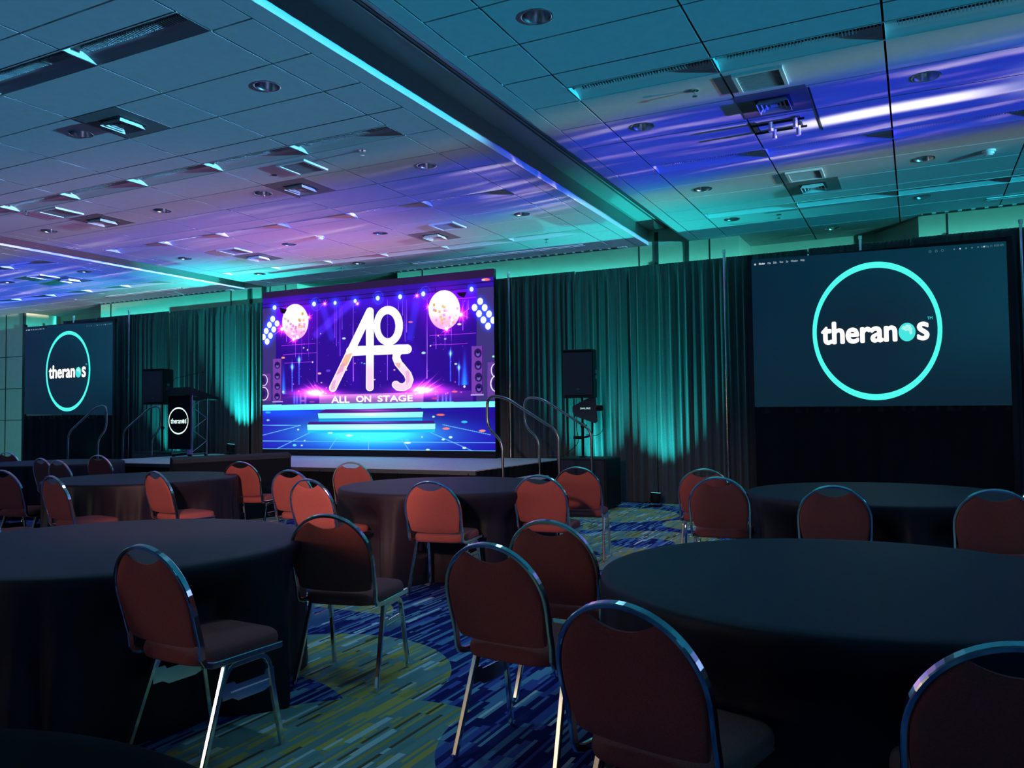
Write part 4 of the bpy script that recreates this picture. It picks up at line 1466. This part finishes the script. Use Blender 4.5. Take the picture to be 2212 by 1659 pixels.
loudspeaker('black loudspeaker on a pole in front of the teal lit drape at right', (-4.38, 11.05, 1.60), 0.12)
loudspeaker('dark loudspeaker on a pole left of the lectern', (-13.42, 11.2, 1.66), 0.25)
for (x, y, z0_, z1_, lb) in ((-4.38, 11.05, 0.74, 1.60, 'black speaker pole standing on the right subwoofer'), (-13.35, 11.2, 0.74, 1.66, 'thin speaker pole standing on the left subwoofer')):
    t = thing('speaker_pole', lb, 'speaker stand', (x, y, z0_), 0, 'loudspeaker poles')
    b = MB(); b.tube([(0, 0, 0.0), (0, 0, 0.45)], 0.021, n=14); b.build('lower_tube', black_m, t)
    b = MB(); b.tube([(0, 0, 0.45), (0, 0, z1_ - z0_)], 0.016, n=14); b.build('upper_tube', black_m, t)
    b = MB(); b.cyl((0, 0, 0.43), (0, 0, 0.49), 0.03); b.cyl((0.02, 0, 0.46), (0.065, 0, 0.46), 0.012); b.build('collar', black_m, t)
    b = MB(); b.cyl((0, 0, 0), (0, 0, 0.012), 0.06); b.build('base_flange', black_m, t)
for (x, y, lb, w_) in ((-4.30, 11.05, 'black subwoofer on the floor right of the stage', 0.76), (-13.28, 11.25, 'low black subwoofer left of the stage under the left loudspeaker', 1.25)):
    t = thing('subwoofer', lb, 'subwoofer', (x, y, 0), 0, 'subwoofers')
    b = MB(); b.box(-w_ / 2, w_ / 2, -0.28, 0.33, 0.03, 0.735, bev=0.015); b.build('cabinet', black_m, t)
    b = MB(); b.box(-w_ / 2 + .03, w_ / 2 - .03, -0.295, -0.28, 0.07, 0.70, bev=0.005); b.build('grille', grille_m, t)
    b = MB()
    for sx in (-1, 1):
        for yy in (-0.2, 0.26):
            b.cyl((sx * (w_ / 2 - .08), yy, 0), (sx * (w_ / 2 - .08), yy, 0.03), 0.03)
    b.build('feet', black_m, t)

# paddle antenna on the right pole
t = thing('paddle_antenna', 'dark paddle shaped antenna clamped to the right speaker pole', 'antenna', (-4.38, 10.97, 1.20))
b = MB()
out = [(-0.02, 0.16), (0.02, 0.27), (0.22, 0.40), (0.27, 0.38), (0.30, 0.10), (0.27, 0.06), (0.05, 0.12)]
out = [(-0.10, 0.20), (-0.10, 0.28), (0.22, 0.43), (0.26, 0.41), (0.285, 0.06), (0.25, 0.03), (-0.07, 0.14)]
b.loft([[(x, y, z) for x, z in out] for y in (-0.055, -0.045)], 0, caps=True, smooth=False)
b.build('paddle', mat('antenna_teal_black', (0.03, 0.05, 0.06), 0.5), t)
b = MB(); b.box(0.27, 0.37, -0.075, -0.03, 0.21, 0.29, bev=0.01); b.build('amplifier_tip', black_m, t)
b = MB(); put_text(b, 'SHURE', 0.02, 0.18, 0.235, 0.262, -0.0565, 0.05); b.build('lettering', mat('antenna_letters', (0.75, 0.8, 0.8), 0.4, emit=(0.5, 0.7, 0.7), es=0.25), t)
b = MB(); b.tube(arc_pts([(0.20, -0.05, 0.05), (0.20, -0.05, -0.13), (0.10, -0.04, -0.17), (-0.04, -0.03, -0.17)], 0.07), 0.014, n=10); b.build('gooseneck', black_m, t)
b = MB(); b.box(-0.09, 0.05, -0.065, -0.025, -0.195, -0.15, bev=0.006); b.box(-0.05, 0.04, -0.045, 0.06, -0.185, -0.16); b.build('clamp', black_m, t)
b = MB(); b.tube(arc_pts([(0.35, -0.05, 0.21), (0.38, -0.05, -0.05), (0.28, -0.05, -0.15), (0.1, -0.05, -0.13)], 0.1), 0.004, n=6); b.build('cable', black_m, t)
# loose cables around the right pole
b = MB()
b.tube(arc_pts([(-4.40, 11.0, 1.55), (-4.46, 10.98, 1.2), (-4.40, 10.98, 0.95), (-4.62, 10.9, 0.76), (-4.72, 10.85, 0.74)], 0.1), 0.005, n=6)
tag(b.build('speaker_cable', black_m), 'black cable hanging from the right loudspeaker down its pole', 'cable')

# par uplights at the foot of the drapes
def par_can(label, x, y, aim, power, z=0.0, size=1.0):
    t = thing('par_uplight', label, 'stage light', (x, y, z), 0, 'floor uplights at the drapes')
    a = Vector(aim).normalized()
    c = Vector((0, 0, 0.13))
    b = MB(); b.tube([tuple(c - a * 0.08), tuple(c - a * 0.06), tuple(c + a * 0.07)], 0.075, n=20, taper=[0.6, 1, 1.05]); b.build('lamp_housing', black_m, t)
    b = MB(); b.tube([tuple(c + a * 0.071), tuple(c + a * 0.073)], 0.07, n=20); b.build('lens', emis('par_lens', (0.05, 0.7, 0.75), 3.0), t)
    b = MB(); b.tube([(-0.09, 0, 0.13), (-0.09, 0, 0.02), (0.09, 0, 0.02), (0.09, 0, 0.13)], 0.007, n=6); b.box(-0.09, 0.09, -0.07, 0.07, 0, 0.012); b.build('yoke', black_m, t)
    p = Vector((x, y, z)) + c + a * 0.10
    l = light('par_beam', 'SPOT', tuple(p), power, (0.02, 0.78, 0.72), target=tuple(p + a), spot_size=1.5, spot_blend=1.0, shadow_soft_size=0.03)
    return t


par_can('small floor uplight at the drape foot right of the subwoofer', -3.45, 11.55, (0.03, 0.115, 1), 380)
par_can('floor uplight hidden behind the right subwoofer', -4.55, 11.62, (0.0, 0.10, 1), 330)
par_can('floor uplight behind the stage left of the video wall', -11.95, 11.62, (0.05, 0.10, 1), 850, z=0.67)
par_can('floor uplight behind the lectern', -13.9, 11.6, (0.0, 0.08, 1), 330)
par_can('floor uplight behind the left screen stand', -15.9, 11.3, (0.0, -0.05, 1), 12)

# low dark monitor cabinet in front of the stage
t = thing('stage_monitor', 'long black angled display cabinet standing in front of the stage', 'monitor', (-8.16, 8.04, 0), math.atan2(1.65, 0.51))
b = MB()
b.add([(-0.87, -0.03, 0.0), (0.80, -0.03, 0.0), (0.80, 0.20, 0.0), (-0.87, 0.20, 0.0), (-0.87, -0.03, 0.85), (0.80, -0.03, 0.85), (0.80, 0.05, 0.88), (-0.87, 0.05, 0.88)],
      [(0, 3, 2, 1), (0, 1, 5, 4), (4, 5, 6, 7), (1, 2, 6, 5), (2, 3, 7, 6), (3, 0, 4, 7)])
b.build('cabinet', black_m, t)
b = MB(); b.add([(-0.82, 0.19, 0.06), (0.75, 0.19, 0.06), (0.75, 0.076, 0.80), (-0.82, 0.076, 0.80)], [(0, 1, 2, 3)]); b.build('display_glass', mat('off_glass', (0.01, 0.01, 0.015), 0.1), t)
b = MB(); b.box(-0.87, 0.80, -0.04, -0.03, 0.80, 0.852); b.build('rear_bevel', mat('bevel_grey', (0.05, 0.05, 0.06), 0.5), t)

# ------------------------------------------------------------------ tables
def seat_boxes():
    return [(x, y, th) for (x, y, th, *_r) in CHAIRS]


CHAIRS = [  # x, y, heading (deg from +Y towards +X), label
    (-2.63, 2.44, 4, 'rust banquet chair with glinting pale legs beside the near left table'),
    (-2.68, 3.47, -11, 'rust banquet chair between the near left table and the middle aisle, back half in shade'),
    (-1.42, 2.98, 6, 'rust banquet chair in the aisle, left of the frontmost dark chair'),
    (-1.50, 3.67, 3, 'rust banquet chair behind the aisle chair, left of the near right table'),
    (-0.62, 2.26, 13, 'frontmost nearly black banquet chair pulled up to the near right table'),
    (0.14, 2.25, -8, 'dark banquet chair cut off by the bottom right corner of the photo'),
    (-3.28, 5.39, -8, 'rust banquet chair at the near edge of the middle table, facing it'),
    (-2.75, 6.19, -6, 'rust banquet chair at the right edge of the middle table, left part shaded'),
    (-2.86, 7.21, -10, 'rust banquet chair right behind the middle table, below the loudspeaker'),
    (-5.55, 7.32, -15, 'rust banquet chair tucked behind the far left side of the middle table'),
    (-4.27, 5.27, 3, 'rust banquet chair left of the middle table, overlapping a brighter chair'),
    (-5.25, 6.09, -6, 'bright orange rust banquet chair half hidden behind another chair, left of the middle table'),
    (-6.86, 7.03, -14, 'rust banquet chair with a mauve seat just below the black stage monitor'),
    (-6.32, 5.56, 10, 'rust banquet chair before the second left table, right one of the pair'),
    (-6.74, 4.83, 8, 'dark rust banquet chair before the second left table, left one of the pair'),
    (-10.25, 7.80, -6, 'small banquet chair behind the far left table, under the left handrail'),
    (-10.20, 6.98, 4, 'small banquet chair before the far left table, left one of an overlapping pair'),
    (-9.45, 6.70, 2, 'small banquet chair before the far left table, right one of an overlapping pair'),
    (-13.00, 8.20, -10, 'orange banquet chair back at the left edge beyond the far left table'),
    (-8.15, 5.20, -8, 'banquet chair cut by the left edge, upper one of three stepping down'),
    (-6.60, 4.05, 12, 'banquet chair cut by the left edge with a cyan glint under its seat'),
    (-5.02, 3.22, 10, 'banquet chair at the left edge, only a curved chrome sliver showing'),
    (-1.70, 7.29, -8, 'rust banquet chair left of the far right table, behind another chair'),
    (-1.37, 6.41, -5, 'dark rust banquet chair left of the far right table, front one of two'),
    (-0.52, 5.91, -5, 'rust banquet chair centred before the far right table'),
    (0.40, 5.95, -2, 'dark banquet chair before the far right table at the right edge'),
    (0.80, 6.95, -10, 'banquet chair sliver at the right edge beyond the far right table'),
]


def tablecloth_mesh(cx, cy, R, seed, ztop=0.74):
    rnd = random.Random(seed)
    n = 288
    b = MB()
    ph = [rnd.uniform(0, 6.28) for _ in range(4)]
    nf = rnd.choice([23, 25, 27])
    levels = [(0.0, 0.0), (0.35, 0), (0.7, 0), (0.93, 0), (0.985, 0.0), (1.0, 0.006), (1.006, 0.02), (1.008, 0.05), (1.01, 0.12), (1.015, 0.25), (1.02, 0.40), (1.03, 0.55), (1.04, 0.68), (1.045, 0.752)]
    # chairs pushed in under the table press the skirt of the cloth inwards
    clear = []
    for i in range(n):
        a = 2 * PI * i / n
        r = R * 1.05
        for (px, py, th, *_r) in CHAIRS:
            if math.hypot(px - cx, py - cy) > 1.5: continue
            t_ = math.radians(th)
            q = 0.25
            while q < r:
                wx = cx + q * math.cos(a) - px; wy = cy + q * math.sin(a) - py
                lx = wx * math.cos(t_) - wy * math.sin(t_); ly = wx * math.sin(t_) + wy * math.cos(t_)
                if abs(lx) < 0.26 and -0.30 < ly < 0.255:
                    r = q - 0.01
                    break
                q += 0.01
        clear.append(r)
    mn = [min(clear[(i + k) % n] for k in range(-5, 6)) for i in range(n)]
    clear = [sum(mn[(i + k) % n] for k in range(-5, 6)) / 11 for i in range(n)]
    levels = levels[:8] + [(1.01, q) for q in (0.12, 0.17, 0.22, 0.26, 0.32)] + [(1.02, 0.40), (1.03, 0.55), (1.035, 0.66), (1.04, ztop - 0.006)]
    rings = []
    for li, (rr, dz) in enumerate(levels):
        ring = []
        k = min(1, max(0, (dz - 0.03) / 0.5))
        for i in range(n):
            a = 2 * PI * i / n
            f = math.sin(nf * a + 1.5 * math.sin(3 * a + ph[0])) + 0.4 * math.sin(2.1 * nf * a + ph[1])
            r = R * rr + k * 0.035 * f * (0.7 + 0.3 * math.sin(2 * a + ph[2]))
            if clear[i] < r + 0.02 and dz > 0.03:
                w_ = min(1, max(0, (dz - 0.04) / 0.20))
                w_ = w_ * w_ * (3 - 2 * w_)
                r = r + (min(r, clear[i] + 0.004 * f) - r) * w_
            ring.append((r * math.cos(a), r * math.sin(a), ztop - dz))
        rings.append(ring)
    b.loft(rings[1:], 0, closed=True, smooth=True)
    b.add(rings[1], [tuple(range(n))], 0, True)
    return b


def table_cloth(cx, cy, R, seed, clab, m_=None):
    c = tablecloth_mesh(cx, cy, R, seed).build('tablecloth', m_ or cloth_m)
    c.location = (cx, cy, 0)
    tag(c, clab, 'tablecloth', 'dark floor length tablecloths')


table_cloth(-0.25, 3.29, 0.915, 1, 'dark navy cloth on the large near right table, nearly black sides')
table_cloth(-0.28, 6.73, 0.95, 2, 'slate blue topped cloth on the far right table below the right screen')
table_cloth(-3.63, 2.76, 0.94, 3, 'dark cloth on the large near left table, folds showing at left')
table_cloth(-3.80, 6.27, 0.96, 4, 'purple grey topped cloth on the middle table in front of the stage')
table_cloth(-7.42, 5.98, 0.96, 5, 'purple grey topped cloth on the second left table, behind the near left one')
table_cloth(-11.60, 7.78, 0.96, 6, 'dark cloth on the farthest left table, before the left screen')
table_cloth(-1.35, 0.15, 0.92, 8, 'almost black blurred cloth edge in the bottom left corner', blackcloth_m)


# ------------------------------------------------------------------ banquet chairs
HWD = 0.222   # half width of back frame


def arch_z(x, top=0.87, z0=0.655, hw=HWD):
    q = max(0.0, 1 - (x / hw) ** 2)
    return z0 + (top - z0) * math.sqrt(q)


def yback(z):
    return -0.195 - (z - 0.45) * 0.27


def make_chair(label):
    t = thing('banquet_chair', label, 'chair', (0, 0, 0), 0, 'round-backed banquet chairs')
    # seat cushion
    b = MB()
    n = 48
    def outline(s, z):
        r = []
        for k in range(n):
            a = 2 * PI * k / n
            ca, sa = math.cos(a), math.sin(a)
            e = 0.42
            x = abs(ca) ** e * (1 if ca > 0 else -1); y = abs(sa) ** e * (1 if sa > 0 else -1)
            wd = 0.215 - 0.012 * (y < 0) * abs(y)
            if y > 0: y = y * (1.0 - 0.0 * x * x)
            r.append((x * wd * s, 0.015 + y * 0.215 * s, z))
        return r
    rings = [outline(0.90, 0.405), outline(0.975, 0.408), outline(1.0, 0.422), outline(1.005, 0.440), outline(0.985, 0.456), outline(0.94, 0.466), outline(0.80, 0.474), outline(0.5, 0.480), outline(0.2, 0.482)]
    b.loft(rings, 0, caps=True)
    b.build('seat', rust_m, t)
    # padded back
    b = MB()
    NX, NZ = 44, 16
    front, back = [], []
    hw = HWD - 0.010
    for i in range(NX + 1):
        u = -1 + 2 * i / NX
        x = hw * math.sin(u * PI / 2) if abs(u) < 1 else hw * u
        zt = arch_z(x, 0.858, 0.655, hw + 0.0008)
        sc_ = 0.800 + 0.036 * (abs(x) / 0.108) ** 2
        zt = min(zt, sc_)
        zb = 0.487 + 0.02 * (1 - abs(u) ** 2) * -1 + 0.012
        fr, bk = [], []
        for j in range(NZ + 1):
            v = j / NZ
            z = zb + (zt - zb) * v
            e = (1 - abs(u) ** 6) * (1 - abs(2 * v - 1) ** 6)
            narrow = 1 - 0.10 * max(0, (0.60 - z) / 0.12)
            y0 = yback(z)
            fr.append((x * narrow, y0 + 0.006 + 0.022 * e, z)); bk.append((x * narrow, y0 - 0.006 - 0.013 * e, z))
        front.append(fr); back.append(bk)
    for grid, flip in ((front, False), (back, True)):
        vs = [p for c in grid for p in c]
        fs = []
        for i in range(NX):
            for j in range(NZ):
                a = i * (NZ + 1) + j
                q_ = (a, a + NZ + 1, a + NZ + 2, a + 1)
                fs.append(q_ if flip else tuple(reversed(q_)))
        b.add(vs, fs, 0, True)
    # rim
    def rim():
        r1, r2 = [], []
        for i in range(NX + 1): r1.append(front[i][NZ]); r2.append(back[i][NZ])
        for j in range(NZ - 1, -1, -1): r1.append(front[NX][j]); r2.append(back[NX][j])
        for i in range(NX - 1, -1, -1): r1.append(front[i][0]); r2.append(back[i][0])
        for j in range(1, NZ): r1.append(front[0][j]); r2.append(back[0][j])
        return r1, r2
    r1, r2 = rim()
    b.loft([r1, r2], 0, closed=True, smooth=True)
    b.build('backrest', rust_m, t)
    # chrome back frame: seat rail -> curl -> arch -> curl -> seat rail
    pts = []
    xs = 0.218
    left = [(-xs, 0.19, 0.412), (-xs, 0.0, 0.412), (-xs, -0.12, 0.412)]
    curl = [(-xs, -0.16, 0.414), (-xs + .001, -0.19, 0.424), (-xs + .002, -0.203, 0.445), (-xs + .0, yback(0.50) - 0.0, 0.50), (-xs - .001, yback(0.56), 0.56), (-HWD, yback(0.62), 0.62)]
    arch = []
    for k in range(0, 33):
        a = PI - PI * k / 32
        z = 0.655 + 0.215 * math.sin(a)
        arch.append((HWD * math.cos(a), yback(z), z))
    pts = left + curl + arch + [(-p[0], p[1], p[2]) for p in reversed(curl)] + [(-p[0], p[1], p[2]) for p in reversed(left)]
    b = MB()
    hx, hy = 0.0075, 0.0125
    # flat-sided tube, wide front-to-back
    P = [Vector(p) for p in pts]
    rings = []
    for i, p in enumerate(P):
        tdir = (P[min(i + 1, len(P) - 1)] - P[max(i - 1, 0)]).normalized()
        # "wide" axis: along y/z plane normal to tangent; "thin" axis: in the arch plane
        thin = None
        nrm = Vector((0, math.cos(math.atan(0.27)), math.sin(math.atan(0.27)))) if 9 <= i < len(P) - 9 else None
        if nrm is None:
            side = Vector((1, 0, 0))
            if i >= len(P) - 9: side = Vector((-1, 0, 0))
            side = (side - side.dot(tdir) * tdir).normalized()
            wide = tdir.cross(side).normalized()
            # blend: seat rail is upright flat bar
            rings.append((p, side, wide))
        else:
            wide = (nrm - nrm.dot(tdir) * tdir).normalized()
            side = wide.cross(tdir).normalized()
            rings.append((p, side, wide))
    # make orientation continuous
    out = []
    prev = None
    for p, s_, w_ in rings:
        if prev is not None:
            if s_.dot(prev[0]) < 0: s_ = -s_
            if w_.dot(prev[1]) < 0: w_ = -w_
        prev = (s_, w_)
        c = 0.003
        prof = [(hx, hy - c), (hx - c, hy), (-hx + c, hy), (-hx, hy - c), (-hx, -hy + c), (-hx + c, -hy), (hx - c, -hy), (hx, -hy + c)]
        out.append([tuple(p + s_ * a + w_ * d_) for a, d_ in prof])
    b.loft(out, 0, closed=True, caps=True, smooth=False)
    b.build('back_frame', chrome_m, t)
    # legs
    sq = [(0.0105, 0.0075), (0.0075, 0.0105), (-0.0075, 0.0105), (-0.0105, 0.0075), (-0.0105, -0.0075), (-0.0075, -0.0105), (0.0075, -0.0105), (0.0105, -0.0075)]
    for s_ in (-1, 1):
        b = MB()
        b.tube([(s_ * 0.205, -0.085, 0.395), (s_ * 0.226, -0.215, 0.012)], 0.01, prof=sq, smooth=False, up0=(0, 1, 0))
        b.cyl((s_ * 0.2265, -0.218, 0.02), (s_ * 0.2268, -0.220, 0.0), 0.013, 0, 10)
        b.build('leg', chrome_m, t)
        b = MB()
        pth = arc_pts([(s_ * 0.207, -0.10, 0.33), (s_ * 0.207, -0.07, 0.388), (s_ * 0.207, 0.12, 0.392), (s_ * 0.220, 0.19, 0.012)], 0.055, 6)
        b.tube(pth, 0.01, prof=sq, smooth=False, up0=(1, 0, 0))
        b.cyl((s_ * 0.220, 0.190, 0.02), (s_ * 0.220, 0.191, 0.0), 0.013, 0, 10)
        b.build('leg', chrome_m, t)
        b = MB()
        x = s_ * 0.212
        st = [(-0.105, 0.325), (-0.105, 0.262), (-0.06, 0.262), (-0.03, 0.245), (0.10, 0.245), (0.158, 0.262), (0.152, 0.33), (0.11, 0.33), (0.105, 0.31), (-0.04, 0.31), (-0.05, 0.325)]
        rr_ = [[(x + dx, y, z) for y, z in st] for dx in (-0.002, 0.002)]
        b.loft(rr_, 0, closed=True, caps=True, smooth=False)
        b.tube([(x + s_ * .004, -0.07, 0.285), (x + s_ * .004, 0.13, 0.285)], 0.004, n=6)
        b.build('side_bracket', chrome_m, t)
    b = MB(); b.box(-0.2, 0.2, -0.10, -0.07, 0.392, 0.405); b.box(-0.2, 0.2, 0.09, 0.12, 0.392, 0.405); b.build('seat_support', track_m, t)
    return t


chair0 = make_chair(CHAIRS[0][3])
x, y, th, lb = CHAIRS[0]
chair0.location = (x, y, 0); chair0.rotation_euler = (0, 0, -math.radians(th))
for (x, y, th, lb) in CHAIRS[1:]:
    dup(chair0, (x, y, 0), -math.radians(th), lb)
